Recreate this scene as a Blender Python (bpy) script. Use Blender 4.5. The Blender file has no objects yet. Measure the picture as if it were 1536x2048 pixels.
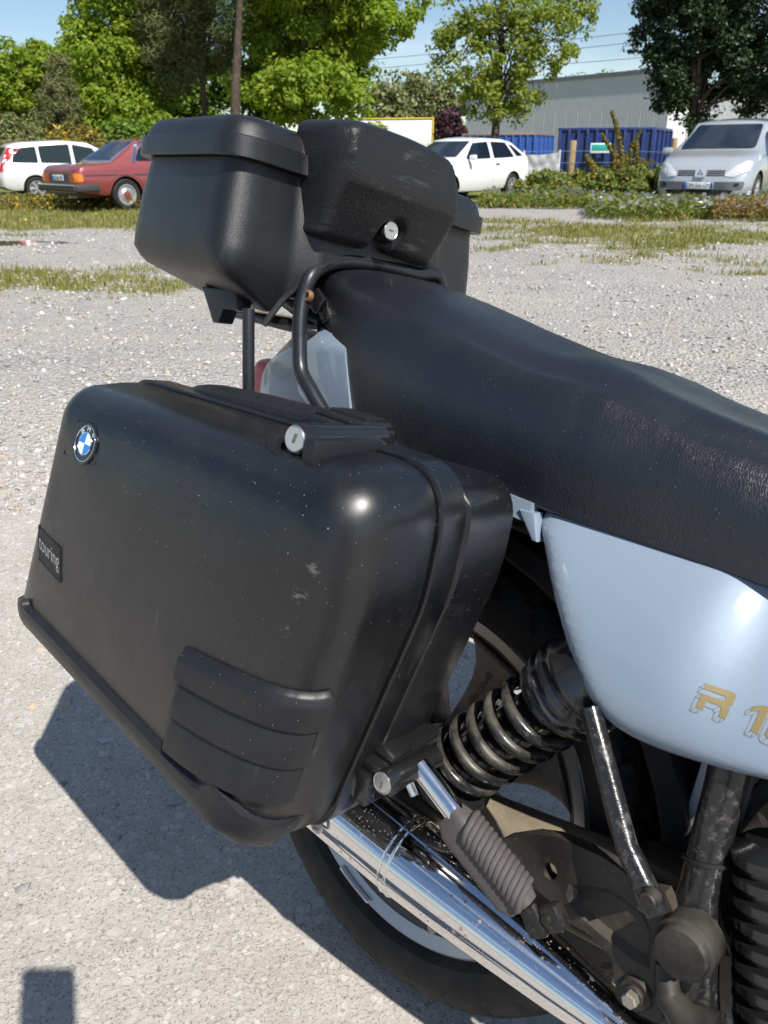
import bpy, bmesh, math, random
import numpy as np
from mathutils import Vector, Matrix, Quaternion
from mathutils.bvhtree import BVHTree
from mathutils.geometry import tessellate_polygon
random.seed(7); RNG = np.random.default_rng(7)
R_ = math.radians
scene = bpy.context.scene
COL = scene.collection

# ------------------------------------------------------------------ camera, sky, sun, exposure
F_PX = 1597.0
CAM_H = 1.0819                                   # phone held at chest height of a crouching person
CB = np.array([0.5150185, -0.8485739, 0.9125769])    # the camera's place measured in the motorcycle's own frame
W_ = np.array([[0.72654333, 0.66092805, 0.18790663], [-0.68662484, 0.70873063, 0.16200997], [-0.02609825, -0.24672862, 0.96873313]])  # bike -> world
RC = np.array([[0.72926807, 0.66029843, 0.17937132], [0.30009117, -0.07306603, -0.95110811], [-0.61490924, 0.74744053, -0.25143445]])  # bike -> camera (x right, y down, z forward)
CW = W_ @ RC.T                                   # camera -> world
cam_d = bpy.data.cameras.new('camera'); cam = bpy.data.objects.new('camera', cam_d); COL.objects.link(cam)
cam_d.sensor_fit = 'VERTICAL'; cam_d.sensor_height = 36; cam_d.sensor_width = 27
cam_d.lens = F_PX / 2048 * 36
cam_d.clip_start = 0.02; cam_d.clip_end = 3000
_r = CW[:, 0]; _u = -CW[:, 1]; _b = -CW[:, 2]
cam.matrix_world = Matrix(((_r[0], _u[0], _b[0], 0), (_r[1], _u[1], _b[1], 0), (_r[2], _u[2], _b[2], CAM_H), (0, 0, 0, 1)))
cam_d.dof.use_dof = True; cam_d.dof.focus_distance = 1.05; cam_d.dof.aperture_fstop = 13
scene.camera = cam

SUN_EL = R_(50.0); SUN_AZ = R_(-31.5)            # light travels towards azimuth -31.5 deg from +Y
sun_to = Vector((-math.sin(SUN_AZ) * math.cos(SUN_EL), -math.cos(SUN_AZ) * math.cos(SUN_EL), math.sin(SUN_EL)))
world = bpy.data.worlds.new('World'); scene.world = world; world.use_nodes = True
wn = world.node_tree; wn.nodes.clear()
w_out = wn.nodes.new('ShaderNodeOutputWorld'); w_bg = wn.nodes.new('ShaderNodeBackground')
w_sky = wn.nodes.new('ShaderNodeTexSky'); w_sky.sky_type = 'NISHITA'; w_sky.sun_disc = False
w_sky.sun_elevation = SUN_EL; w_sky.sun_rotation = math.atan2(sun_to.x, sun_to.y)
w_sky.air_density = 1.0; w_sky.dust_density = 0.1; w_sky.ozone_density = 2.4; w_sky.altitude = 300
w_tc = wn.nodes.new('ShaderNodeTexCoord'); w_map = wn.nodes.new('ShaderNodeMapping'); w_map.inputs['Scale'].default_value = (1, 1, 3.2)
w_map.inputs['Location'].default_value = (0.35, 0.2, 0)
w_n = wn.nodes.new('ShaderNodeTexNoise'); w_n.inputs['Scale'].default_value = 1.9; w_n.inputs['Detail'].default_value = 7; w_n.inputs['Roughness'].default_value = 0.58
w_rmp = wn.nodes.new('ShaderNodeValToRGB'); w_rmp.color_ramp.elements[0].position = 0.52; w_rmp.color_ramp.elements[1].position = 0.78
w_mix = wn.nodes.new('ShaderNodeMixRGB'); w_mix.inputs['Color2'].default_value = (9.5, 10.2, 11.0, 1)
w_mul = wn.nodes.new('ShaderNodeMath'); w_mul.operation = 'MULTIPLY'; w_mul.inputs[1].default_value = 0.75
wn.links.new(w_tc.outputs['Generated'], w_map.inputs['Vector']); wn.links.new(w_map.outputs[0], w_n.inputs['Vector'])
wn.links.new(w_n.outputs['Fac'], w_rmp.inputs[0]); wn.links.new(w_rmp.outputs[0], w_mul.inputs[0]); wn.links.new(w_mul.outputs[0], w_mix.inputs['Fac'])
wn.links.new(w_sky.outputs[0], w_mix.inputs['Color1']); wn.links.new(w_mix.outputs[0], w_bg.inputs['Color'])
w_bg.inputs['Strength'].default_value = 0.086
wn.links.new(w_bg.outputs[0], w_out.inputs['Surface'])
sun_d = bpy.data.lights.new('sun', 'SUN'); sun = bpy.data.objects.new('sun', sun_d); COL.objects.link(sun)
sun_d.energy = 5.0; sun_d.angle = R_(0.53); sun_d.color = (1.0, 0.955, 0.88)
sun.rotation_euler = (-sun_to).to_track_quat('-Z', 'Y').to_euler(); sun.location = (0, -5, 30)
vs = scene.view_settings; vs.view_transform = 'Standard'; vs.look = 'None'; vs.exposure = 0.42; vs.gamma = 1.0; vs.use_curve_mapping = False
scene.cycles.max_bounces = 8; scene.cycles.transparent_max_bounces = 12
scene.cycles.sample_clamp_indirect = 6

# ------------------------------------------------------------------ measuring helpers
def _ray(u, v):
    return RC.T @ np.array([(u - 768) / F_PX, (v - 1024) / F_PX, 1.0])
def B(u, v, y=None, x=None, z=None):
    """point of the motorcycle frame seen at (u, v) of the photo, on the plane y / x / z"""
    r = _ray(u, v)
    t = (y - CB[1]) / r[1] if y is not None else (x - CB[0]) / r[0] if x is not None else (z - CB[2]) / r[2]
    p = CB + r * t
    return Vector(p)
def G(u, v, z=0.0):
    r = W_ @ _ray(u, v); t = (z - CAM_H) / r[2]
    return Vector(np.array([0, 0, CAM_H]) + r * t)
def WY(u, v, Y):
    r = W_ @ _ray(u, v)
    return Vector(np.array([0, 0, CAM_H]) + r * (Y / r[1]))

# ------------------------------------------------------------------ materials
def _set(b, **k):
    names = dict(rough='Roughness', metal='Metallic', spec='Specular IOR Level', coat='Coat Weight', coatr='Coat Roughness', trans='Transmission Weight', ior='IOR')
    for a, v in k.items(): b.inputs[names[a]].default_value = v
class NT:
    """small node-tree writer"""
    def __init__(s, name):
        s.m = bpy.data.materials.new(name); s.m.use_nodes = True; s.t = s.m.node_tree
        s.b = s.t.nodes['Principled BSDF']; s.o = s.t.nodes['Material Output']
        s.tc = s.t.nodes.new('ShaderNodeTexCoord'); s.vec = s.tc.outputs['Object']
    def n(s, typ, **ins):
        x = s.t.nodes.new(typ)
        for k, v in ins.items():
            if k.startswith('_'): setattr(x, k[1:], v)
            else: s.put(x.inputs[k.replace('__', ' ')], v)
        return x
    def put(s, sock, v):
        if hasattr(v, 'is_output') or isinstance(v, bpy.types.NodeSocket): s.t.links.new(v, sock)
        else: sock.default_value = v
    def noise(s, scale, detail=3, rough=0.55, vec=None, dist=0.0):
        x = s.n('ShaderNodeTexNoise', Scale=scale, Detail=detail, Roughness=rough, Distortion=dist)
        s.t.links.new(vec or s.vec, x.inputs['Vector']); return x.outputs['Fac']
    def vor(s, scale, feat='F1', vec=None, out='Distance', rnd=1.0):
        x = s.n('ShaderNodeTexVoronoi', _feature=feat, Scale=scale, Randomness=rnd)
        s.t.links.new(vec or s.vec, x.inputs['Vector']); return x.outputs[out]
    def math(s, op, a, b=None, clamp=False):
        x = s.t.nodes.new('ShaderNodeMath'); x.operation = op; x.use_clamp = clamp
        s.put(x.inputs[0], a)
        if b is not None: s.put(x.inputs[1], b)
        return x.outputs[0]
    def ramp(s, f, lo, hi, a=0.0, b=1.0):
        x = s.n('ShaderNodeMapRange', _clamp=True); s.put(x.inputs[0], f)
        for i, v in enumerate((lo, hi, a, b)): s.put(x.inputs[i + 1], v)
        return x.outputs[0]
    def mix(s, fac, c1, c2, mode='MIX'):
        x = s.t.nodes.new('ShaderNodeMixRGB'); x.blend_type = mode
        s.put(x.inputs[0], fac)
        for i, c in ((1, c1), (2, c2)):
            s.put(x.inputs[i], (*c, 1) if isinstance(c, tuple) and len(c) == 3 else c)
        return x.outputs[0]
    def scaled(s, sx, sy, sz):
        x = s.n('ShaderNodeMapping'); x.inputs['Scale'].default_value = (sx, sy, sz); s.t.links.new(s.vec, x.inputs[0]); return x.outputs[0]
    def bump(s, h, strength=0.3, dist=0.001, prev=None):
        x = s.n('ShaderNodeBump', Strength=strength, Distance=dist); s.put(x.inputs['Height'], h)
        if prev is not None: s.t.links.new(prev, x.inputs['Normal'])
        return x.outputs[0]
    def col(s, c): s.put(s.b.inputs['Base Color'], (*c, 1) if isinstance(c, tuple) and len(c) == 3 else c)
    def rough(s, v): s.put(s.b.inputs['Roughness'], v)
    def normal(s, v): s.t.links.new(v, s.b.inputs['Normal'])

def simple(name, c, rough=0.5, metal=0.0, grain=0.0, gs=300, gd=0.0004, **k):
    a = NT(name); _set(a.b, rough=rough, metal=metal, **k)
    a.col(a.mix(a.noise(14, 4), tuple(x * 0.86 for x in c), tuple(min(1, x * 1.12) for x in c)))
    if grain: a.normal(a.bump(a.noise(gs, 3), grain, gd))
    return a.m

def speck_mask(a, scale, keep, size):
    v = a.n('ShaderNodeTexVoronoi', _feature='F1', Scale=scale); a.t.links.new(a.vec, v.inputs['Vector'])
    sep = a.n('ShaderNodeSeparateColor'); a.t.links.new(v.outputs['Color'], sep.inputs[0])
    on = a.math('GREATER_THAN', sep.outputs[0], 1 - keep)
    rad = a.math('MULTIPLY', sep.outputs[1], size)
    near = a.math('LESS_THAN', v.outputs['Distance'], rad)
    return a.math('MULTIPLY', on, near)

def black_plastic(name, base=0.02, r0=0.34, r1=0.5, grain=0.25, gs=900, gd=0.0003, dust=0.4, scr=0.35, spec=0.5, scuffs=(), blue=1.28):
    a = NT(name); _set(a.b, spec=spec)
    sp = speck_mask(a, 130, 0.14 * dust, 0.09)
    sp2 = speck_mask(a, 420, 0.4 * dust, 0.18)
    sp = a.math('MULTIPLY', a.math('MAXIMUM', sp, sp2), a.ramp(a.noise(9, 3), 0.35, 0.62, 0.15, 0.8))
    film = a.ramp(a.noise(11, 6, 0.65), 0.42, 0.8, 0.0, 0.10 * dust)
    streak = a.ramp(a.noise(1.0, 4, 0.7, a.scaled(160, 160, 9)), 0.62, 0.75, 0.0, 0.22 * scr)
    smud = a.math('MULTIPLY', streak, a.ramp(a.noise(7, 2), 0.5, 0.65))
    c = a.mix(film, (base * (1.9 - blue * .78), base, base * blue), (0.16, 0.15, 0.135))  # blue tint in the black paints in the sky's sheen
    c = a.mix(smud, c, (0.3, 0.29, 0.27))
    c = a.mix(sp, c, (0.5, 0.46, 0.4))
    for (px_, py_, pz_, rad_) in scuffs:
        dv = a.n('ShaderNodeVectorMath', _operation='DISTANCE'); a.t.links.new(a.vec, dv.inputs[0]); dv.inputs[1].default_value = (px_, py_, pz_)
        near = a.ramp(dv.outputs['Value'], rad_ * .3, rad_, 1.0, 0.0)
        c = a.mix(a.math('MULTIPLY', near, a.ramp(a.noise(1.0, 3, .6, a.scaled(120, 120, 420)), .53, .63, 0, .22)), c, (.45, .44, .42))
    a.col(c)
    a.rough(a.ramp(a.noise(16, 5, 0.6), 0.35, 0.65, r0, r1))
    nb = a.bump(a.noise(gs, 2, 0.6), grain, gd)
    nb = a.bump(a.noise(18, 2), 0.12, 0.002, nb)
    a.normal(nb)
    return a.m

M = {}
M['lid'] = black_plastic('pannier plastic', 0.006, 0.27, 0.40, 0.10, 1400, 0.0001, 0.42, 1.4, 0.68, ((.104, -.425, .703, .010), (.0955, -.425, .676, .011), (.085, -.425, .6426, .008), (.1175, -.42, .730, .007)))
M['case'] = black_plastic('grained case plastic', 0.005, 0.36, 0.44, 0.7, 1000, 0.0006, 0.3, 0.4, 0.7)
M['rubber'] = black_plastic('black rubber trim', 0.011, 0.42, 0.55, 0.3, 700, 0.0004, 0.4, 0.3, .4)
M['pad'] = None
a = NT('padded leatherette'); _set(a.b, spec=0.5)
cr = a.vor(170, 'DISTANCE_TO_EDGE'); n1 = a.noise(90, 5, 0.7)
worn = a.math('MULTIPLY', a.ramp(a.noise(1.0, 4, 0.7, a.scaled(30, 16, 110)), 0.55, 0.7), a.ramp(a.noise(11, 2), 0.5, 0.62))
a.col(a.mix(a.math('MULTIPLY', worn, .55), (0.009, 0.0095, 0.011), (0.15, 0.145, 0.14))); a.rough(a.ramp(n1, 0.3, 0.7, 0.34, 0.55))
a.normal(a.bump(a.ramp(cr, 0.0, 0.12), 0.35, 0.0007, a.bump(n1, 0.3, 0.0008)))
M['pad'] = a.m
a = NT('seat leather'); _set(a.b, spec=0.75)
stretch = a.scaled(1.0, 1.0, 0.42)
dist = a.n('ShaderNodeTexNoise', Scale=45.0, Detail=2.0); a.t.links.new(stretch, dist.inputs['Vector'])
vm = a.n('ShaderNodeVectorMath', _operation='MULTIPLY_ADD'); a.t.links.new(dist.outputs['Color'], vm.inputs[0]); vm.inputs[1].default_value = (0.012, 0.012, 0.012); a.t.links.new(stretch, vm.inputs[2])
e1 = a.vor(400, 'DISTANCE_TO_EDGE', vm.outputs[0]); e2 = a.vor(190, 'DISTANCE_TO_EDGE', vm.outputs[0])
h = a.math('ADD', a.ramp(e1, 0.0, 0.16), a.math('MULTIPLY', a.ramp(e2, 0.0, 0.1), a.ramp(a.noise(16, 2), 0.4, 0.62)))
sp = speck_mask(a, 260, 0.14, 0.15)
a.col(a.mix(a.math('MULTIPLY', sp, 0.4), a.mix(a.ramp(a.noise(8, 4), 0.35, 0.7), (0.007, 0.0085, 0.0135), (0.013, 0.0135, 0.0165)), (0.4, 0.37, 0.33)))  # navy cast in the black leather stands in for reflected sky
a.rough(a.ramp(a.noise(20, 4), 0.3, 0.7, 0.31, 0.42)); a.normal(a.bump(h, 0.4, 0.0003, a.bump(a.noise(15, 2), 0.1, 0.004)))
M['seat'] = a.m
def metallic_paint(name, c, flake=True, **k):
    a = NT(name); _set(a.b, metal=0.05, rough=0.5, coat=0.8, coatr=0.07, spec=.2)
    fl = a.vor(1700, out='Color')
    sep = a.n('ShaderNodeSeparateColor'); a.t.links.new(fl, sep.inputs[0])
    a.col(a.mix(a.ramp(sep.outputs[0], 0.9, 1.0, 0.0, 0.22), a.mix(a.noise(6, 3), tuple(x * 0.95 for x in c), tuple(x * 1.05 for x in c)), tuple(min(1, x * 1.6) for x in c)))
    sp = speck_mask(a, 120, 0.1, 0.1)
    a.rough(a.ramp(sp, 0, 1, 0.48, 0.7))
    return a.m
M['paint'] = metallic_paint('ice blue metallic paint', (0.225, 0.285, 0.36))
def chrome(name, dirt=0.5, rough=0.06):
    a = NT(name); _set(a.b, metal=1.0)
    rust = a.math('MULTIPLY', speck_mask(a, 130, 0.5, 0.34), a.ramp(a.noise(12, 3), 0.45, 0.6, 0.0, dirt))
    rust2 = a.math('MULTIPLY', speck_mask(a, 420, 0.5, 0.4), a.ramp(a.noise(14, 3), 0.42, 0.62, 0.0, dirt))
    c = a.mix(a.math('MAXIMUM', rust, rust2), (0.78, 0.78, 0.79), (0.32, 0.17, 0.08))
    a.col(c); film = a.ramp(a.noise(1.0, 5, 0.7, a.scaled(6, 60, 60)), 0.4, 0.8, rough, rough + 0.1)
    a.rough(a.math('MAXIMUM', film, a.math('MULTIPLY', rust, 0.6)))
    a.put(a.b.inputs['Metallic'], a.ramp(a.math('MAXIMUM', rust, rust2), 0, 1, 1.0, 0.3))
    a.normal(a.bump(a.noise(10, 2), 0.05, 0.004))
    return a.m
M['chrome'] = chrome('pitted chrome', 0.8, 0.05); M['chrome_clean'] = chrome('clean chrome', 0.1, 0.08)
def dirty_metal(name, base, dust, lo=0.4, hi=0.65, rough=0.55, spec=0.4, sc=9, metal=0.0):
    a = NT(name); _set(a.b, spec=spec, metal=metal)
    geo = a.n('ShaderNodeNewGeometry'); sepn = a.n('ShaderNodeSeparateXYZ'); a.t.links.new(geo.outputs['Normal'], sepn.inputs[0])
    upf = a.ramp(sepn.outputs[2], -0.3, 0.9, -0.12, 0.14)
    f = a.ramp(a.math('ADD', a.noise(sc, 7, 0.68), upf), lo, hi)
    f2 = a.ramp(a.noise(140, 3, 0.6), 0.52, 0.7, 0.0, 0.5)
    c = a.mix(f, base, dust); c = a.mix(a.math('MULTIPLY', f2, a.ramp(a.noise(22, 3), 0.4, 0.6)), c, tuple(x * 1.25 for x in dust))
    rs = a.math('MULTIPLY', speck_mask(a, 190, 0.3, 0.3), a.ramp(a.noise(11, 3), .5, .62)); c = a.mix(a.math('MULTIPLY', rs, 0.55), c, (0.17, 0.08, 0.035))
    a.col(c); a.rough(a.ramp(f, 0, 1, rough - 0.2, rough + 0.3))
    a.normal(a.bump(a.noise(220, 4, 0.65), 0.35, 0.0008)); return a.m
M['frame'] = dirty_metal('dusty black frame paint', (0.013, 0.0125, 0.012), (0.065, 0.057, 0.047), 0.52, 0.82)
M['plate'] = dirty_metal('road grimed steel plate', (0.017, 0.0155, 0.0145), (0.07, 0.056, 0.042), 0.45, 0.78)
M['drive'] = dirty_metal('dirt caked alloy casting', (0.10, 0.078, 0.052), (0.25, 0.2, 0.14), 0.3, 0.7, 0.7)
M['tube'] = dirty_metal('scuffed black tube', (0.014, 0.014, 0.015), (0.13, 0.12, 0.11), 0.62, 0.85, 0.40, 0.55, 30)
M['rail'] = black_plastic('satin black tube', 0.013, 0.3, 0.42, 0.1, 600, 0.0002, 0.3, 0.5)
M['spring'] = dirty_metal('dusty spring steel', (0.012, 0.012, 0.012), (0.11, 0.098, 0.078), 0.52, 0.85, 0.34, 0.5, 18)
M['gloss_black'] = simple('gloss black paint', (0.012, 0.012, 0.013), 0.22, coat=0.3)
M['matte_black'] = simple('matte black', (0.012, 0.012, 0.012), 0.6, grain=0.2)
M['void_black'] = simple('inner black plastic', (0.014, 0.013, 0.013), 0.7)
M['wheel'] = dirty_metal('brown grimed cast alloy', (0.20, 0.18, 0.16), (0.12, 0.098, 0.08), 0.35, 0.7, 0.5, 0.5, 14, 0.25)
M['rim'] = simple('bare alloy rim edge', (0.42, 0.43, 0.45), 0.36, 0.75, 0.2)
M['lock'] = simple('satin lock face', (0.68, 0.68, 0.68), 0.28, 0.95)
M['slot'] = simple('key slot brass', (0.16, 0.13, 0.09), 0.5, 0.4)
M['peg'] = black_plastic('grey weathered rubber', 0.075, 0.55, 0.75, 0.4, 900, 0.0005, 0.5, 0.0, 0.3, (), 1.0)
a = NT('tyre rubber'); _set(a.b, spec=0.35)
a.col(a.mix(a.ramp(a.noise(16, 6, 0.7), 0.4, 0.75), (0.014, 0.0135, 0.0135), (0.042, 0.037, 0.031))); a.rough(0.68)
a.normal(a.bump(a.noise(260, 3), 0.3, 0.0006)); M['tyre'] = a.m
a = NT('red lens'); _set(a.b, rough=0.12, coat=0.6); a.col((0.6, 0.02, 0.015))
wv = a.n('ShaderNodeTexWave', Scale=60.0); a.t.links.new(a.vec, wv.inputs['Vector']); a.normal(a.bump(wv.outputs['Fac'], 0.25, 0.0008)); M['lens'] = a.m
M['gold'] = simple('gold lettering film', (0.25, 0.195, 0.085), 0.5, 0.15)
M['white_film'] = simple('white print', (0.75, 0.76, 0.78), 0.4)
M['blue_film'] = simple('blue enamel', (0.0, 0.2, 0.62), 0.25, coat=0.5)
M['white_enamel'] = simple('white enamel', (0.8, 0.82, 0.82), 0.25, coat=0.5)
M['grey_print'] = simple('grey print', (0.36, 0.36, 0.36), 0.5)
M['bolt'] = dirty_metal('zinc bolt', (0.4, 0.39, 0.36), (0.3, 0.25, 0.18), 0.45, 0.75, 0.5, 0.5, 60, 0.7)

# ------------------------------------------------------------------ mesh helpers
def obj_from_bm(name, bm, mat, parent=None, smooth=35, coll=None):
    me = bpy.data.meshes.new(name); bm.normal_update(); bm.to_mesh(me); bm.free()
    return link_mesh(name, me, mat, parent, smooth)
def link_mesh(name, me, mat, parent=None, smooth=35):
    for m in (mat if isinstance(mat, (list, tuple)) else [mat]):
        me.materials.append(m)
    if smooth:
        me.polygons.foreach_set('use_smooth', [True] * len(me.polygons)); me.set_sharp_from_angle(angle=R_(smooth))
    o = bpy.data.objects.new(name, me); COL.objects.link(o)
    if parent is not None: o.parent = parent
    return o
def np_mesh(name, V, Fq, mat, parent=None, smooth=0, mat_idx=None):
    V = np.asarray(V, np.float32).reshape(-1, 3); Fq = np.asarray(Fq, np.int32)
    me = bpy.data.meshes.new(name); k = Fq.shape[1]
    me.vertices.add(len(V)); me.vertices.foreach_set('co', V.ravel())
    me.loops.add(Fq.size); me.loops.foreach_set('vertex_index', Fq.ravel())
    me.polygons.add(len(Fq)); me.polygons.foreach_set('loop_start', np.arange(0, Fq.size, k, dtype=np.int32))
    if mat_idx is not None: me.polygons.foreach_set('material_index', np.asarray(mat_idx, np.int32))
    me.update(calc_edges=True); me.validate()
    return link_mesh(name, me, mat, parent, smooth)
def empty(name, label=None, cat=None, group=None, loc=(0, 0, 0), rz=0.0, parent=None):
    o = bpy.data.objects.new(name, None); COL.objects.link(o); o.location = loc; o.rotation_euler = (0, 0, rz); o.empty_display_size = 0.2
    if parent is not None: o.parent = parent
    tag(o, label, cat, group); return o
def tag(o, label=None, cat=None, group=None, kind=None):
    if label: o['label'] = label
    if cat: o['category'] = cat
    if group: o['group'] = group
    if kind: o['kind'] = kind
    return o

def add_box(bm, c, s, rot=None, bev=0.0, seg=2):
    """box of size s centred at c, rot = 3x3 Matrix or None"""
    r = bmesh.ops.create_cube(bm, size=1.0); vs_ = r['verts']
    for v in vs_: v.co = Vector((v.co.x * s[0], v.co.y * s[1], v.co.z * s[2]))
    if bev:
        es = list({e for v in vs_ for e in v.link_edges})
        rb = bmesh.ops.bevel(bm, geom=es, offset=bev, segments=seg, profile=0.5, affect='EDGES')
        vs_ = list({v for f in rb['faces'] for v in f.verts} | {v for v in vs_ if v.is_valid})
    m = rot.to_3x3() if rot is not None else Matrix.Identity(3)
    for v in vs_: v.co = m @ v.co + Vector(c)
    return vs_
def frame_dir(d, up=Vector((0, 0, 1))):
    d = Vector(d).normalized()
    if abs(d.dot(up)) > 0.98: up = Vector((1, 0, 0))
    x = up.cross(d).normalized(); y = d.cross(x)
    return x, y, d
def catmull(P, n=8, closed=False):
    P = [Vector(p) for p in P]; out = []; m = len(P)
    segs = m if closed else m - 1
    for i in range(segs):
        p0 = P[(i - 1) % m] if closed or i > 0 else P[0] * 2 - P[1]
        p1 = P[i]; p2 = P[(i + 1) % m]
        p3 = P[(i + 2) % m] if closed or i + 2 < m else P[-1] * 2 - P[-2]
        for k in range(n):
            t = k / n
            out.append(0.5 * ((2 * p1) + (p2 - p0) * t + (2 * p0 - 5 * p1 + 4 * p2 - p3) * t * t + (3 * p1 - p0 - 3 * p2 + p3) * t ** 3))
    if not closed: out.append(P[-1].copy())
    return out
def add_tube(bm, path, r, n=12, caps=True, closed=False, flat=1.0):
    path = [Vector(p) for p in path]; m = len(path)
    rs = r if isinstance(r, (list, tuple)) else [r] * m
    rings = []; up = None
    for i, p in enumerate(path):
        a = path[(i - 1) % m] if closed or i > 0 else p; b = path[(i + 1) % m] if closed or i < m - 1 else p
        d = (b - a).normalized()
        if up is None: x, y, _ = frame_dir(d)
        else:
            x = (up - d * up.dot(d)).normalized(); y = d.cross(x)
        up = x
        rings.append([bm.verts.new(p + (x * math.cos(t) + y * math.sin(t) * flat) * rs[i]) for t in [2 * math.pi * k / n for k in range(n)]])
    for i in range(m if closed else m - 1):
        A = rings[i]; Bq = rings[(i + 1) % m]
        for k in range(n): bm.faces.new((A[k], A[(k + 1) % n], Bq[(k + 1) % n], Bq[k]))
    if caps and not closed:
        bm.faces.new(list(reversed(rings[0]))); bm.faces.new(rings[-1])
    return rings
def add_lathe(bm, prof, o, ax, n=32, caps=True):
    """prof = [(r, h)], revolved round axis ax through o"""
    x, y, d = frame_dir(ax); o = Vector(o); rings = []
    for r, h in prof:
        if r < 1e-6: rings.append([bm.verts.new(o + d * h)])
        else: rings.append([bm.verts.new(o + d * h + (x * math.cos(2 * math.pi * k / n) + y * math.sin(2 * math.pi * k / n)) * r) for k in range(n)])
    for A, Bq in zip(rings, rings[1:]):
        for k in range(n):
            k2 = (k + 1) % n
            if len(A) == 1 and len(Bq) == 1: continue
            if len(A) == 1: bm.faces.new((A[0], Bq[k2], Bq[k]))
            elif len(Bq) == 1: bm.faces.new((A[k], A[k2], Bq[0]))
            else: bm.faces.new((A[k], A[k2], Bq[k2], Bq[k]))
    if caps:
        if len(rings[0]) > 1: bm.faces.new(list(reversed(rings[0])))
        if len(rings[-1]) > 1: bm.faces.new(rings[-1])
    return rings
def add_loft(bm, rings, cap0=True, cap1=True, closed=True):
    VR = [[bm.verts.new(p) for p in r] for r in rings]; n = len(VR[0])
    for A, Bq in zip(VR, VR[1:]):
        for k in range(n if closed else n - 1):
            bm.faces.new((A[k], A[(k + 1) % n], Bq[(k + 1) % n], Bq[k]))
    if cap0: bm.faces.new(list(reversed(VR[0])))
    if cap1: bm.faces.new(VR[-1])
    return VR
def roundpoly(P, R, n=6):
    """2D polygon with rounded corners, n+1 points per corner"""
    out = []; m = len(P)
    for i in range(m):
        p = Vector(P[i]).to_2d(); a = (Vector(P[i - 1]).to_2d() - p); b = (Vector(P[(i + 1) % m]).to_2d() - p)
        la, lb = a.length, b.length; a /= la; b /= lb
        ang = math.acos(max(-1, min(1, a.dot(b)))); r = R[i] if isinstance(R, (list, tuple)) else R
        d = min(r / max(math.tan(ang / 2), 1e-4), la * 0.49, lb * 0.49)
        p1 = p + a * d; p2 = p + b * d
        for k in range(n + 1):
            t = k / n; out.append(p1 * (1 - t) ** 2 * 1.0 + p * 2 * t * (1 - t) + p2 * t * t)
    return out
def inset(P, e):
    """offset polygon edges inward by e (list of per-edge or scalar)"""
    m = len(P); area = sum(P[i][0] * P[(i + 1) % m][1] - P[(i + 1) % m][0] * P[i][1] for i in range(m)); sg = 1 if area > 0 else -1
    es = e if isinstance(e, (list, tuple)) else [e] * m
    L = []
    for i in range(m):
        p = Vector(P[i]).to_2d(); q = Vector(P[(i + 1) % m]).to_2d(); d = (q - p).normalized(); nrm = Vector((-d.y, d.x)) * sg
        L.append((p + nrm * es[i], d))
    out = []
    for i in range(m):
        p, d = L[i - 1]; q, e2 = L[i]
        cr = d.x * e2.y - d.y * e2.x
        if abs(cr) < 1e-6: out.append(q.copy()); continue
        t = ((q - p).x * e2.y - (q - p).y * e2.x) / cr
        out.append(p + d * t)
    return out
def prism(bm, poly, fn, d0, d1, bev=0.0, seg=2):
    """extrude a 2D polygon: fn(u, v, d) -> point"""
    A = [bm.verts.new(fn(p[0], p[1], d0)) for p in poly]; Bq = [bm.verts.new(fn(p[0], p[1], d1)) for p in poly]; n = len(poly)
    f0 = bm.faces.new(A); f1 = bm.faces.new(list(reversed(Bq))); fs = [f0, f1]
    for k in range(n): fs.append(bm.faces.new((A[k], Bq[k], Bq[(k + 1) % n], A[(k + 1) % n])))
    bmesh.ops.recalc_face_normals(bm, faces=fs)
    if bev:
        es = list(set(f0.edges) | set(f1.edges)); bmesh.ops.bevel(bm, geom=es, offset=bev, segments=seg, profile=0.5, affect='EDGES')
def bvh_of(*objs):
    V = []; Fs = []
    for o in objs:
        k = len(V); V += [v.co.copy() for v in o.data.vertices]; Fs += [[i + k for i in p.vertices] for p in o.data.polygons]
    return BVHTree.FromPolygons(V, Fs)
CBV = Vector(CB)
def hit_px(bvh, u, v):
    d = Vector(_ray(u, v)).normalized(); h = bvh.ray_cast(CBV, d)
    return (h[0], h[1]) if h[0] is not None else (None, None)
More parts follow.
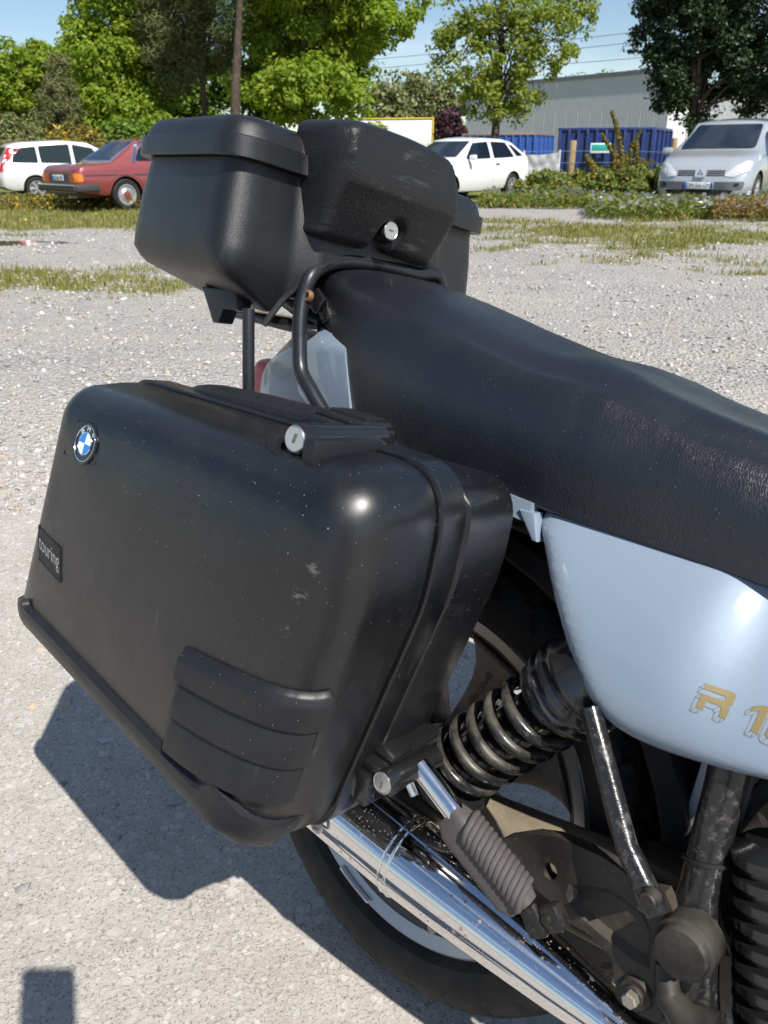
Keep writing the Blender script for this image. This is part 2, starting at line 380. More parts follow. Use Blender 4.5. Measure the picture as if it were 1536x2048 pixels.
def patch_poly(bm, poly, fn, bvh, off, thick, cut=0.02, holes=()):
    """a thin solid that follows a surface: poly in 2D, fn(u, v) -> (origin, direction) of the ray that finds the surface"""
    t = bmesh.new()
    loops = [[Vector((p[0], p[1], 0)) for p in L] for L in (poly, *holes)]
    flat = [p for L in loops for p in L]; tv = [t.verts.new(p) for p in flat]
    for tri in tessellate_polygon(loops):
        try: t.faces.new([tv[i] for i in tri])
        except ValueError: pass
    us = [p.x for p in flat]; vs_ = [p.y for p in flat]
    for ax, lo, hi in ((0, min(us), max(us)), (1, min(vs_), max(vs_))):
        k = int((hi - lo) / cut)
        for i in range(1, k + 1):
            c = lo + (hi - lo) * i / (k + 1); co = Vector((c, 0, 0)) if ax == 0 else Vector((0, c, 0)); no = Vector((1, 0, 0)) if ax == 0 else Vector((0, 1, 0))
            bmesh.ops.bisect_plane(t, geom=t.verts[:] + t.edges[:] + t.faces[:], plane_co=co, plane_no=no)
    bmesh.ops.remove_doubles(t, verts=t.verts, dist=1e-7 + cut * 1e-4)
    mp = {}; lo_ = {}
    for v in t.verts:
        o, d = fn(v.co.x, v.co.y); h = bvh.ray_cast(Vector(o), Vector(d).normalized())
        if h[0] is None: continue
        nrm = h[1] if h[1].dot(Vector(d)) < 0 else -h[1]
        mp[v.index if False else v] = bm.verts.new(h[0] + nrm * off); lo_[v] = bm.verts.new(h[0] + nrm * (off - thick))
    dref = None
    for f in t.faces:
        if all(v in mp for v in f.verts):
            top = [mp[v] for v in f.verts]
            nf = bm.faces.new(top); nf.normal_update()
            o, d = fn(f.calc_center_median().x, f.calc_center_median().y)
            if nf.normal.dot(Vector(d)) > 0: nf.normal_flip()
    for e in t.edges:
        if len(e.link_faces) == 1 and all(v in mp for v in e.verts):
            a_, b_ = e.verts
            try: bm.faces.new((mp[a_], mp[b_], lo_[b_], lo_[a_]))
            except ValueError: pass
    for v in lo_.values():
        if not v.link_faces: bm.verts.remove(v)
    t.free()
def px_fn(u, v): return CBV, _ray(u, v)
def text_loops(s, size=1.0):
    """outline of built-in font text as a mesh: list of triangles' verts (2D) -> (verts, faces)"""
    cu = bpy.data.curves.new('txt', 'FONT'); cu.body = s; cu.size = size; cu.resolution_u = 3
    o = bpy.data.objects.new('txt', cu); COL.objects.link(o)
    dg = bpy.context.evaluated_depsgraph_get(); ev = o.evaluated_get(dg); me = ev.to_mesh()
    V = [v.co.copy() for v in me.vertices]; Fs = [list(p.vertices) for p in me.polygons]
    ev.to_mesh_clear(); bpy.data.objects.remove(o); bpy.data.curves.remove(cu)
    return V, Fs
def add_text(bm, s, fn, width=None, height=None, th=0.0004, center=True):
    """text mapped by fn(u, v, d); u from 0..width, v from 0..height"""
    V, Fs = text_loops(s)
    if not V: return
    x0 = min(v.x for v in V); x1 = max(v.x for v in V); y0 = min(v.y for v in V); y1 = max(v.y for v in V)
    sx = width / (x1 - x0); sy = height / (y1 - y0)
    T = [bm.verts.new(fn((v.x - x0) * sx, (v.y - y0) * sy, th)) for v in V]
    for f in Fs:
        try: bm.faces.new([T[i] for i in f])
        except ValueError: pass

# ------------------------------------------------------------------ ground
def vnoise(x, y, seed=0):
    """cheap value noise on arrays"""
    xi = np.floor(x).astype(int); yi = np.floor(y).astype(int); fx = x - xi; fy = y - yi
    fx = fx * fx * (3 - 2 * fx); fy = fy * fy * (3 - 2 * fy)
    def hsh(a, b): 
        n = (a * 374761393 + b * 668265263 + seed * 974634) & 0x7fffffff
        n = ((n ^ (n >> 13)) * 1274126177) & 0x7fffffff
        return ((n ^ (n >> 16)) & 0xffff) / 65535.0
    return (hsh(xi, yi) * (1 - fx) + hsh(xi + 1, yi) * fx) * (1 - fy) + (hsh(xi, yi + 1) * (1 - fx) + hsh(xi + 1, yi + 1) * fx) * fy
def fbm(x, y, seed=0, o=4):
    s = 0; a_ = 0.5
    for i in range(o): s = s + a_ * vnoise(x * 2 ** i, y * 2 ** i, seed + i); a_ *= 0.5
    return s
def grass_mask(x, y):
    """where grass grows on the car park"""
    n = fbm(x * 0.9, y * 0.9, 3) - 0.47; n2 = fbm(x * 3.1, y * 3.1, 9) - 0.47
    def ell(cx, cy, rx, ry): return 1 - np.sqrt(((x - cx) / rx) ** 2 + ((y - cy) / ry) ** 2)
    m = ell(-4.7, 7.5, 2.3, 1.55) * 1.0                                  # patch left of the tail
    m = np.maximum(m, np.where(x < 0.8, np.clip((y - 13.0 - 0.12 * (x + 5)) * 0.55, -1, 0.9), -1))   # turf strip under the parked cars
    m = np.maximum(m, np.clip((y - 19.0) * 0.5, -1, 0.7))
    m = np.maximum(m, ell(3.0, 12.0, 3.2, 2.2) * 0.40)           # thin turf right of the top box
    m = np.maximum(m, ell(5.6, 11.3, 1.6, 0.5) * 0.75)
    m = np.maximum(m, ell(6.6, 14.9, 3.2, 1.7) * 0.9)
    return np.clip(m + n * 1.5 + n2 * 0.9, -1, 1)
xs = np.unique(np.concatenate([np.arange(-14, 14.01, 0.16), np.array([-1500, -800, -400, -200, -120, -80, -60, -45, -34, -26, -20, -17, 17, 20, 26, 34, 45, 60, 80, 120, 200, 400, 800, 1500])]))
ys = np.unique(np.concatenate([np.arange(-2, 26.01, 0.16), np.array([-300, -100, -40, -20, -10, -5, 29, 33, 38, 45, 55, 70, 90, 120, 160, 220, 320, 500, 900, 1800])]))
GX, GY = np.meshgrid(xs, ys); NX, NY = len(xs), len(ys)
def ground_z(x, y):
    far = np.clip((np.hypot(x, y - 1) - 2.2) / 4, 0, 1)
    z = (fbm(x * 0.55, y * 0.55, 21) - 0.47) * 0.09 * far * np.clip((40 - y) / 15, 0, 1)
    pud = np.clip(1 - np.hypot((x + 5.3) / 1.3, (y - 11.35) / 0.5), 0, 1)
    return z * (1 - np.clip(pud * 3, 0, 1)) - 0.04 * np.clip(pud * 2, 0, 1)
GZ = ground_z(GX, GY)
idx = np.arange(NX * NY).reshape(NY, NX)
FQ = np.stack([idx[:-1, :-1], idx[:-1, 1:], idx[1:, 1:], idx[1:, :-1]], -1).reshape(-1, 4)
a = NT('packed gravel'); _set(a.b, spec=0.25)
gm = a.n('ShaderNodeAttribute', _attribute_name='grass').outputs['Fac']
farf = a.n('ShaderNodeAttribute', _attribute_name='loose').outputs['Fac']
wn_ = a.n('ShaderNodeTexNoise', Scale=70.0, Detail=3.0); a.t.links.new(a.vec, wn_.inputs['Vector'])
wv_ = a.n('ShaderNodeVectorMath', _operation='MULTIPLY_ADD'); a.t.links.new(wn_.outputs['Color'], wv_.inputs[0]); wv_.inputs[1].default_value = (.016, .016, .016); a.t.links.new(a.vec, wv_.inputs[2])
plain_vec = a.vec; a.vec = wv_.outputs[0]
big = a.noise(0.9, 5, 0.6); mid = a.noise(9, 5, 0.65); fine = a.noise(150, 4, 0.7)
c = a.mix(a.ramp(mid, 0.3, 0.72), (0.345, 0.312, 0.28), (0.45, 0.42, 0.385))
c = a.mix(a.ramp(big, 0.35, 0.7, 0.0, 0.45), c, (0.45, 0.42, 0.385))
c = a.mix(a.ramp(fine, 0.44, 0.66, 0.0, 0.55), c, (0.56, 0.52, 0.46))
c = a.mix(a.math('MULTIPLY', speck_mask(a, 270, 0.5, 0.6), 0.55), c, (0.12, 0.105, 0.09))        # dark grit pits
c = a.mix(a.math('MULTIPLY', speck_mask(a, 120, 0.2, 0.5), a.ramp(a.noise(4, 3), .4, .65, .1, .7)), c, (0.17, 0.155, 0.135))
p1 = speck_mask(a, 42, 0.42, 0.5); p2 = speck_mask(a, 95, 0.4, 0.55)
c = a.mix(a.math('MULTIPLY', p2, 0.55), c, (0.62, 0.58, 0.53)); c = a.mix(a.math('MULTIPLY', p1, 0.6), c, a.mix(a.noise(30, 2), (0.36, 0.34, 0.32), (0.68, 0.66, 0.63)))
vs1 = a.n('ShaderNodeTexVoronoi', Scale=38.0); a.t.links.new(a.vec, vs1.inputs['Vector'])
sp_ = a.n('ShaderNodeSeparateColor'); a.t.links.new(vs1.outputs['Color'], sp_.inputs[0])
loose = a.mix(sp_.outputs[0], (0.29, 0.28, 0.27), (0.58, 0.565, 0.55)); loose = a.mix(a.ramp(vs1.outputs['Distance'], 0.35, 0.8, 0.0, 0.75), loose, (0.16, 0.145, 0.13))
c = a.mix(a.math('MULTIPLY', farf, a.math('MULTIPLY', a.ramp(a.noise(1.6, 4, 0.65), 0.36, 0.6, 0.25, 0.9), a.ramp(a.noise(1.0, 3, 0.6, a.scaled(.28, .85, 1)), 0.40, 0.56, 0.15, 1.0))), c, loose)
gcol = a.mix(a.ramp(a.noise(5, 4), 0.35, 0.68), (0.115, 0.14, 0.03), (0.27, 0.235, 0.085))
c = a.mix(a.ramp(a.math('ADD', gm, a.math('MULTIPLY', a.math('SUBTRACT', a.noise(14, 4, 0.7), 0.5), 1.1)), -0.02, 0.3), c, gcol)
a.col(c); a.rough(0.92)
hgt = a.math('ADD', a.math('MULTIPLY', fine, 0.5), a.math('ADD', a.math('MULTIPLY', p1, 0.35), a.math('MULTIPLY', a.math('MULTIPLY', a.ramp(vs1.outputs['Distance'], 0.0, 0.7, 1.0, 0.0), farf), 3.0)))
a.normal(a.bump(hgt, 0.95, 0.006, a.bump(mid, 0.4, 0.02)))
M['ground'] = a.m
ground = np_mesh('ground', np.stack([GX, GY, GZ], -1), FQ, M['ground'], smooth=60)
tag(ground, kind='structure')
at_ = ground.data.attributes.new('grass', 'FLOAT', 'POINT'); at_.data.foreach_set('value', grass_mask(GX, GY).astype(np.float32).ravel())
lo_at = np.clip((np.hypot(GX, GY) - 2.4) / 2.0, 0, 1)
at_ = ground.data.attributes.new('loose', 'FLOAT', 'POINT'); at_.data.foreach_set('value', lo_at.astype(np.float32).ravel())
# puddle
bm = bmesh.new(); pts = [(-5.3 + 1.15 * math.cos(t) * (1 + 0.14 * math.sin(3 * t)), 11.35 + 0.42 * math.sin(t) * (1 + 0.2 * math.cos(2 * t)), -0.012) for t in [2 * math.pi * k / 40 for k in range(40)]]
bm.faces.new([bm.verts.new(p) for p in pts])
a = NT('muddy water'); _set(a.b, rough=0.05, spec=0.5); a.col((0.09, 0.08, 0.06)); a.normal(a.bump(a.noise(3, 2), 0.03, 0.01))
tag(obj_from_bm('puddle', bm, a.m, smooth=0), kind='structure')

# loose stones: real geometry, one countless mass
_ico = bmesh.new(); bmesh.ops.create_icosphere(_ico, subdivisions=1, radius=1.0)
ICO_V = np.array([v.co[:] for v in _ico.verts]); ICO_F = np.array([[v.index for v in f.verts] for f in _ico.faces]); _ico.free()
def stones(name, X, Y, S, sink, matl):
    n = len(X); nv = len(ICO_V)
    ang = RNG.uniform(0, 2 * np.pi, n); ca, sa = np.cos(ang), np.sin(ang)
    V = ICO_V[None] * RNG.uniform(0.68, 1.25, (n, nv, 1)); V = V * np.stack([np.ones(n), RNG.uniform(0.6, 0.95, n), RNG.uniform(0.4, 0.75, n)], -1)[:, None]
    x = V[..., 0] * ca[:, None] - V[..., 1] * sa[:, None]; y = V[..., 0] * sa[:, None] + V[..., 1] * ca[:, None]
    P = np.stack([x * S[:, None] + X[:, None], y * S[:, None] + Y[:, None], (V[..., 2] + sink) * S[:, None] + ground_z(X, Y)[:, None]], -1)
    Fq = (ICO_F[None] + (np.arange(n) * nv)[:, None, None]).reshape(-1, 3)
    o = np_mesh(name, P, Fq, matl, smooth=48); tag(o, kind='stuff'); return o
a = NT('pale stones'); _set(a.b, spec=0.3)
isl = a.n('ShaderNodeNewGeometry').outputs['Random Per Island']
c = a.mix(isl, (0.22, 0.215, 0.21), (0.56, 0.55, 0.535)); c = a.mix(a.ramp(a.math('FRACT', a.math('MULTIPLY', isl, 17.3)), 0.82, 0.86), c, (0.43, 0.34, 0.25))
c = a.mix(a.ramp(a.noise(90, 4, 0.7), 0.45, 0.7, 0.0, 0.6), c, (0.37, 0.34, 0.30)); a.col(c); a.rough(0.8); a.normal(a.bump(a.noise(160, 4, 0.7), 0.5, 0.003)); M['stone'] = a.m
def clear_of_wheel(x, y): return ~((np.abs(x - 0.05) < 0.5) & (np.abs(y - 0.8) < 0.28))
n = 60000
Yr = 1.2 * (15.0 / 1.2) ** RNG.uniform(0, 1, n); Xr = RNG.uniform(-0.95, 0.95, n) * Yr * 0.9 + RNG.uniform(-.4, .4, n)
keep = (fbm(Xr * 0.8, Yr * 0.8, 5) + 1.1 * (fbm(Xr * .28, Yr * .85, 50) - .46) + RNG.uniform(-.25, .25, n) > 0.40) & (grass_mask(Xr, Yr) < 0.35) & (Yr > 2.4)
Xr, Yr = Xr[keep], Yr[keep]
stones('loose_gravel', Xr, Yr, 0.0042 + 0.0065 * np.minimum(RNG.gamma(1.3, 0.75, len(Xr)), 3) * np.clip(Yr / 6, 0.6, 1.2), 0.25, M['stone'])
n = 7500
Xr = RNG.uniform(-2.2, 1.6, n); Yr = RNG.uniform(0.45, 3.4, n)
keep = clear_of_wheel(Xr, Yr) & (fbm(Xr * 2.2, Yr * 2.2, 15) + RNG.uniform(-.3, .3, n) > 0.42); Xr, Yr = Xr[keep], Yr[keep]
stones('embedded_pebbles', Xr, Yr, 0.0020 + 0.0040 * RNG.gamma(1.2, 0.8, len(Xr)), 0.0, M['stone'])

# grass
def blades(name, X, Y, H, wd, matl, lean=0.5, z0=None):
    n = len(X); ang = RNG.uniform(0, 2 * np.pi, n); la = RNG.uniform(0, 2 * np.pi, n); ll = RNG.uniform(0.1, lean, n) * H
    Z = ground_z(X, Y) if z0 is None else z0
    dx, dy = np.cos(ang) * wd, np.sin(ang) * wd; tx, ty = np.cos(la) * ll, np.sin(la) * ll
    V = np.stack([np.stack([X - dx, Y - dy, Z - 0.005], -1), np.stack([X + dx, Y + dy, Z - 0.005], -1),
                  np.stack([X + dx * .6 + tx * .4, Y + dy * .6 + ty * .4, Z + H * .6], -1), np.stack([X - dx * .6 + tx * .4, Y - dy * .6 + ty * .4, Z + H * .6], -1),
                  np.stack([X + tx, Y + ty, Z + H], -1)], 1)
    q = np.arange(n)[:, None] * 5
    Fq = np.concatenate([q + np.array([[0, 1, 2]]), q + np.array([[0, 2, 3]]), q + np.array([[3, 2, 4]])], 0)
    o = np_mesh(name, V, Fq, matl); tag(o, kind='stuff'); return o
def leaf_mat(name, c0, c1, c2=None, trans=0.35, rough=0.5):
    a = NT(name); _set(a.b, spec=0.25, rough=rough)
    isl = a.n('ShaderNodeNewGeometry').outputs['Random Per Island']
    c = a.mix(isl, c0, c1)
    if c2: c = a.mix(a.ramp(a.math('FRACT', a.math('MULTIPLY', isl, 13.7)), 0.8, 0.85), c, c2)
    c = a.mix(a.ramp(a.noise(0.7, 3), 0.35, 0.7, 0.0, 0.35), c, tuple((x + y) / 2 * 0.85 for x, y in zip(c0, c1)))
    a.col(c)
    tr = a.n('ShaderNodeBsdfTranslucent'); a.put(tr.inputs['Color'], a.mix(1.0, c, (1.5, 1.6, 0.8), 'MULTIPLY'))
    mx = a.n('ShaderNodeMixShader', Fac=trans); a.t.links.new(a.b.outputs[0], mx.inputs[1]); a.t.links.new(tr.outputs[0], mx.inputs[2]); a.t.links.new(mx.outputs[0], a.o.inputs['Surface'])
    return a.m
M['grass'] = leaf_mat('turf blades', (0.13, 0.165, 0.03), (0.30, 0.27, 0.09), (0.40, 0.34, 0.17), 0.25)
n = 150000
Yr = 5.0 * (21.0 / 5.0) ** RNG.uniform(0, 1, n); Xr = RNG.uniform(-0.95, 0.8, n) * Yr * 0.85
gmv = grass_mask(Xr, Yr); keep = gmv + RNG.uniform(-0.25, 0.2, n) > 0.12; keep &= np.hypot((Xr + 5.3) / 1.3, (Yr - 11.35) / 0.5) > 1
Xr, Yr = Xr[keep], Yr[keep]
blades('grass', Xr, Yr, RNG.uniform(0.025, 0.075, len(Xr)) * (0.7 + 0.03 * Yr), 0.0035 + 0.00035 * Yr, M['grass'], 0.8)
# ------------------------------------------------------------------ background: building, skips, fence
def thing_mesh(name, bm, mat, label, cat, group=None, smooth=35):
    o = obj_from_bm(name, bm, mat, None, smooth); tag(o, label, cat, group); return o
M['clad'] = simple('grey profiled cladding', (0.55, 0.565, 0.59), 0.5)
M['clad_white'] = simple('white profiled cladding', (0.66, 0.67, 0.68), 0.55)
M['trim_grey'] = simple('dark roof trim', (0.17, 0.18, 0.2), 0.5)
b0 = WY(930, 300, 76); b1 = WY(1328, 300, 60); b2 = WY(1366, 300, 66.5); b3 = WY(1640, 300, 60)
hall = empty('industrial_hall', 'long grey metal-clad industrial hall with a white end wall behind the blue skips', 'building', loc=(b1.x, b1.y, 0))
def wall_panels(a, b, h, n, mat, nm):
    """profiled cladding sheets side by side, each a piece of its own"""
    a = Vector((a.x, a.y, 0)); b = Vector((b.x, b.y, 0)); d = (b - a) / n; e = d.normalized(); nr = Vector((e.y, -e.x, 0))
    if nr.y > 0: nr = -nr
    base = None
    for i in range(n):
        bm = bmesh.new(); pts = []; m_ = 6
        for k in range(m_):
            t0 = (k + .0) / m_; w = 1 / m_
            for f, o in ((.0, 0), (.55, 0), (.65, .025), (.9, .025)): pts.append(d * (t0 + w * f) * .992 + nr * o)
        pts.append(d * .992)
        lo_ = [bm.verts.new(p + Vector((0, 0, 0))) for p in pts]; hi = [bm.verts.new(p + Vector((0, 0, h))) for p in pts]
        for k in range(len(pts) - 1): bm.faces.new((lo_[k], lo_[k + 1], hi[k + 1], hi[k]))
        if base is None or True:
            o = obj_from_bm(nm, bm, mat, hall, 0) if base is None else None
        if base is None: base = o.data
        else:
            bm.free(); o = bpy.data.objects.new(nm, base); COL.objects.link(o); o.parent = hall
        o.location = a + d * i - hall.location
wall_panels(b0, b1, 5.75, 18, M['clad'], 'wall_panel'); wall_panels(b1, b2, 5.75, 4, M['clad_white'], 'end_panel'); wall_panels(b2, b3, 4.9, 10, M['clad_white'], 'annex_panel')
bm = bmesh.new(); L0v = Vector(hall.location)
def quad_strip(bm, a, b, z0, z1, th=.12):
    a = Vector((a.x, a.y, 0)) - L0v; b = Vector((b.x, b.y, 0)) - L0v; e = (b - a).normalized(); nr = Vector((e.y, -e.x, 0)) * th
    V = [bm.verts.new(p + Vector((0, 0, z))) for p in (a + nr, b + nr, b - nr, a - nr) for z in (z0, z1)]
    for f in ((0, 2, 3, 1), (2, 4, 5, 3), (4, 6, 7, 5), (6, 0, 1, 7), (1, 3, 5, 7), (0, 6, 4, 2)): bm.faces.new([V[i] for i in f])
quad_strip(bm, b0, b1, 5.75, 6.0); quad_strip(bm, b1, b2, 5.75, 6.0); quad_strip(bm, b2, b3, 4.9, 5.1); bmesh.ops.recalc_face_normals(bm, faces=bm.faces)
obj_from_bm('roof_trim', bm, M['trim_grey'], hall, 0)
bm = bmesh.new(); pr = [b0, b1, b2, b3, b3 + Vector((0, 30, 0)), b0 + Vector((0, 30, 0))]
prism(bm, [(p.x - L0v.x, p.y - L0v.y) for p in pr], lambda u, v, d: Vector((u, v + .3, d)), 4.7, 4.85); obj_from_bm('roof', bm, M['trim_grey'], hall, 0)

def skip(name, label, a, b, c, h, matname, colr, rim_col=None):
    """roll-off skip: long side a-b, end b-c, ribs standing proud"""
    root = empty(name, label, 'skip', 'blue roll-off skips', loc=(a.x, a.y, 0)); o = Vector((a.x, a.y, 0))
    mt = dirty_metal(matname, colr, tuple(x * .55 + .05 for x in colr), .5, .8, .5, .4, 3); M[matname] = mt
    A, B_, C_ = [Vector((p.x, p.y, 0)) - o for p in (a, b, c)]; D = A + (C_ - B_)
    bm = bmesh.new(); z0 = .18
    q_ = [A, B_, C_, D]; inn = [p + (sum(q_, Vector()) / 4 - p) * .03 for p in q_]
    lo_ = [bm.verts.new(p + Vector((0, 0, z0))) for p in q_]; hi = [bm.verts.new(p + Vector((0, 0, h))) for p in q_]; ih = [bm.verts.new(p + Vector((0, 0, h))) for p in inn]; il = [bm.verts.new(p + Vector((0, 0, z0 + .1))) for p in inn]
    for i in range(4):
        j = (i + 1) % 4; bm.faces.new((lo_[i], lo_[j], hi[j], hi[i])); bm.faces.new((hi[i], hi[j], ih[j], ih[i])); bm.faces.new((ih[i], ih[j], il[j], il[i]))
    bm.faces.new(lo_); bm.faces.new(il); bmesh.ops.recalc_face_normals(bm, faces=bm.faces); obj_from_bm('box', bm, mt, root, 0)
    bm = bmesh.new(); rot = lambda e: Matrix.Rotation(math.atan2(e.y, e.x), 3, 'Z')
    rim = simple(matname + ' rim', rim_col, .6) if rim_col else mt
    for p, q2 in ((A, B_), (B_, C_), (C_, D), (D, A)):
        e = q2 - p; add_box(bm, (p + q2) / 2 + Vector((0, 0, h)), (e.length + .1, .14, .12), rot(e), .02)
    obj_from_bm('top_rail', bm, rim, root)
    for p, q2, n in ((A, B_, 11), (B_, C_, 5)):
        e = q2 - p; nr = Vector((e.y, -e.x, 0)).normalized()
        for i in range(n):
            bm = bmesh.new(); add_box(bm, p + e * ((i + .02) / (n - 1 + .04)) + nr * .05 + Vector((0, 0, (h + z0) / 2)), (.11, .13, h - z0 - .06), rot(e), .015); obj_from_bm('rib', bm, mt, root)
    return root, nr
ska = WY(1117, 300, 38.5); skb = WY(1302, 300, 38.0); skc = WY(1337, 300, 42.5)
skip('skip', 'dark blue ribbed skip with a small teal sign, standing behind the gorse bush', ska, skb, skc, WY(1200, 258, 38.2).z, 'navy skip paint', (0.016, 0.034, 0.14))
ska2 = WY(925, 300, 52.5); skb2 = WY(1068, 300, 52); skc2 = WY(1104, 300, 57)
skip('skip', 'brighter blue skip with a brown rim, half hidden behind the white hatchback', ska2, skb2, skc2, WY(1060, 268, 52).z, 'blue skip paint', (0.035, 0.09, 0.33), (0.22, 0.15, 0.11))
sg = empty('skip_sign', 'small teal sign with white border fixed to the dark blue skip', 'sign'); s0 = WY(1180, 306, 37.85); s1 = WY(1222, 286, 37.85); sg.location = (s0.x, s0.y, s0.z)
bm = bmesh.new(); add_box(bm, ((s1.x - s0.x) / 2, -.01, (s1.z - s0.z) / 2), (s1.x - s0.x, .03, s1.z - s0.z), None, .005); obj_from_bm('board', bm, simple('white sign board', (.7, .72, .7), .5), sg)
bm = bmesh.new(); add_box(bm, ((s1.x - s0.x) / 2, -.03, (s1.z - s0.z) * .56), ((s1.x - s0.x) * .9, .012, (s1.z - s0.z) * .62), None, .002); obj_from_bm('teal_face', bm, simple('teal sign face', (0.02, .32, .30), .4), sg)
# white tarpaulin
bm = bmesh.new(); c00 = WY(1046, 349, 23); c10 = WY(1117, 346, 23); nu_, nv_ = 26, 12; zt0 = WY(1046, 309, 23).z; zt1 = WY(1117, 304, 23).z; rows = []
for i in range(nu_ + 1):
    u = i / nu_; row = []
    for j in range(nv_ + 1):
        v = j / nv_; zt = zt0 + (zt1 - zt0) * u - .035 * math.sin(math.pi * u); zb_ = c00.z + (c10.z - c00.z) * u
        row.append(bm.verts.new((c00.x + (c10.x - c00.x) * u, 23 + .014 * math.sin(9 * v + 5 * math.sin(4 * u)) + .010 * math.sin(23 * u + 7 * v), zb_ + (zt - zb_) * v)))
    rows.append(row)
for i in range(nu_):
    for j in range(nv_): bm.faces.new((rows[i][j], rows[i + 1][j], rows[i + 1][j + 1], rows[i][j + 1]))
r_ = bmesh.ops.solidify(bm, geom=bm.faces[:], thickness=.012)
tarp = empty('tarpaulin', 'creased white tarpaulin stretched low between stakes behind the white hatchback', 'tarpaulin', loc=(0, 0, 0)); obj_from_bm('sheet', bm, simple('white tarpaulin', (.66, .67, .69), .5), tarp, 60)
for p in (c00, c10):
    bm = bmesh.new(); add_tube(bm, [(p.x, 23.05, -.1), (p.x, 23.05, zt1 + .05)], .03, 10); obj_from_bm('stake', bm, M['clad_white'], tarp)
M['wood'] = dirty_metal('weathered post wood', (0.27, 0.185, 0.085), (0.36, 0.28, 0.17), .35, .7, .8, .2, 5)
for (u, vt, Yp, r0, lb) in ((1145, 281, 21.9, .088, 'thick round wooden fence post left of the gorse bush'), (1349, 276, 27.5, .09, 'wooden fence post beside the silver people carrier\'s mirror')):
    bm = bmesh.new(); p = WY(u, vt, Yp); add_lathe(bm, [(r0 * 1.02, -.3), (r0, p.z * .5), (r0 * .96, p.z - .02), (r0 * .8, p.z)], (p.x, p.y, 0), (.02, 0, 1), 14); thing_mesh('fence_post', bm, M['wood'], lb, 'post', 'wooden fence posts')
bm = bmesh.new(); wz = [(1000, 349), (1145, 347), (1250, 347), (1349, 350)]
add_tube(bm, [WY(u, v, 21.8) for u, v in wz], .012, 6); add_tube(bm, [WY(u, v - 45, 21.8) for u, v in wz], .004, 5); add_tube(bm, [WY(u, v - 22, 21.8) for u, v in wz], .004, 5)
thing_mesh('fence_wire', bm, simple('pale green wire', (.2, .33, .29), .5), 'thin pale green fence wires running past the post behind the brambles', 'wire')
# box trailer
bt = empty('box_trailer', 'white box trailer with yellow edging far behind the top box', 'trailer'); t0 = WY(700, 300, 62); t1 = WY(866, 300, 60); tz = WY(866, 236, 60).z; bt.location = (t1.x, t1.y, 0)
bm = bmesh.new(); add_box(bm, ((t0.x - t1.x) / 2, 1.3, tz / 2 + .45), (t1.x - t0.x, 2.5, tz - .9), None, .03); obj_from_bm('box', bm, simple('white trailer side', (.72, .73, .75), .45), bt)
bm = bmesh.new(); yl = simple('yellow edging', (.72, .5, .03), .5)
add_box(bm, ((t0.x - t1.x) / 2, .02, tz), (t1.x - t0.x + .1, .08, .07), None, .01); add_box(bm, (-.02, .02, tz / 2 + .45), (.08, .1, tz - 1), None, .01); obj_from_bm('edging', bm, yl, bt)
for dx in (-.8, -2.1):
    bm = bmesh.new(); add_lathe(bm, [(0, -.12), (.45, -.12), (.48, -.05), (.48, .1), (0, .1)], (dx, .25, .48), (0, 1, 0), 24, caps=False); obj_from_bm('wheel', bm, M['tyre'], bt)
# power lines
for (ua, va, ub_, vb_, nth) in ((1290, 62, 640, 128, 'uppermost'), (1290, 82, 640, 146, 'middle'), (1290, 115, 640, 158, 'lowest')):
    a_, b_ = WY(ua, va, 78), WY(ub_, vb_, 95); d = a_ - b_; a2 = a_ + d * .9; b2_ = b_ - d * .9; n = 24
    bm = bmesh.new(); add_tube(bm, [a2.lerp(b2_, i / n) + Vector((0, 0, .9 * (4 * (i / n - .5) ** 2 - .13))) for i in range(n + 1)], .022, 6)
    thing_mesh('power_line', bm, M['matte_black'], nth + ' of the three thin power lines crossing the sky left of the dark tree', 'cable', 'power lines')

# ------------------------------------------------------------------ parked cars
M['glass'] = simple('dark car glass', (0.010, 0.017, 0.030), 0.03, spec=.6)
M['glass_far'] = simple('tinted car glass', (0.02, 0.03, 0.03), 0.04, spec=.6)
M['alloy'] = simple('wheel trim', (0.5, 0.5, 0.52), 0.35, 0.7); M['dark_trim'] = simple('dark bumper plastic', (0.045, 0.047, 0.05), 0.5)
M['lamp_clear'] = simple('clear lamp lens', (0.55, 0.57, 0.58), 0.1, coat=1.0, spec=.8); M['lamp_red'] = simple('red lamp', (0.45, 0.02, 0.015), 0.2, coat=.6); M['lamp_amber'] = simple('amber lamp', (0.75, 0.19, 0.01), 0.2, coat=.6)
M['plate_white'] = simple('number plate white', (0.72, .73, .74), .4); M['plate_blue'] = simple('plate blue band', (.01, .09, .42), .4); M['well'] = simple('wheel arch liner', (.012, .012, .012), .8)
M['seat_in'] = simple('pale headrest fabric', (.32, .33, .3), .8)
def car_paint(name, c, metal=.0, r=.3):
    a = NT(name); _set(a.b, metal=metal, rough=r, coat=1.0, coatr=.05)
    a.col(a.mix(a.ramp(a.noise(1.5, 5, .65), .4, .75, 0, .25), c, tuple(x * .8 + .03 for x in c))); return a.m
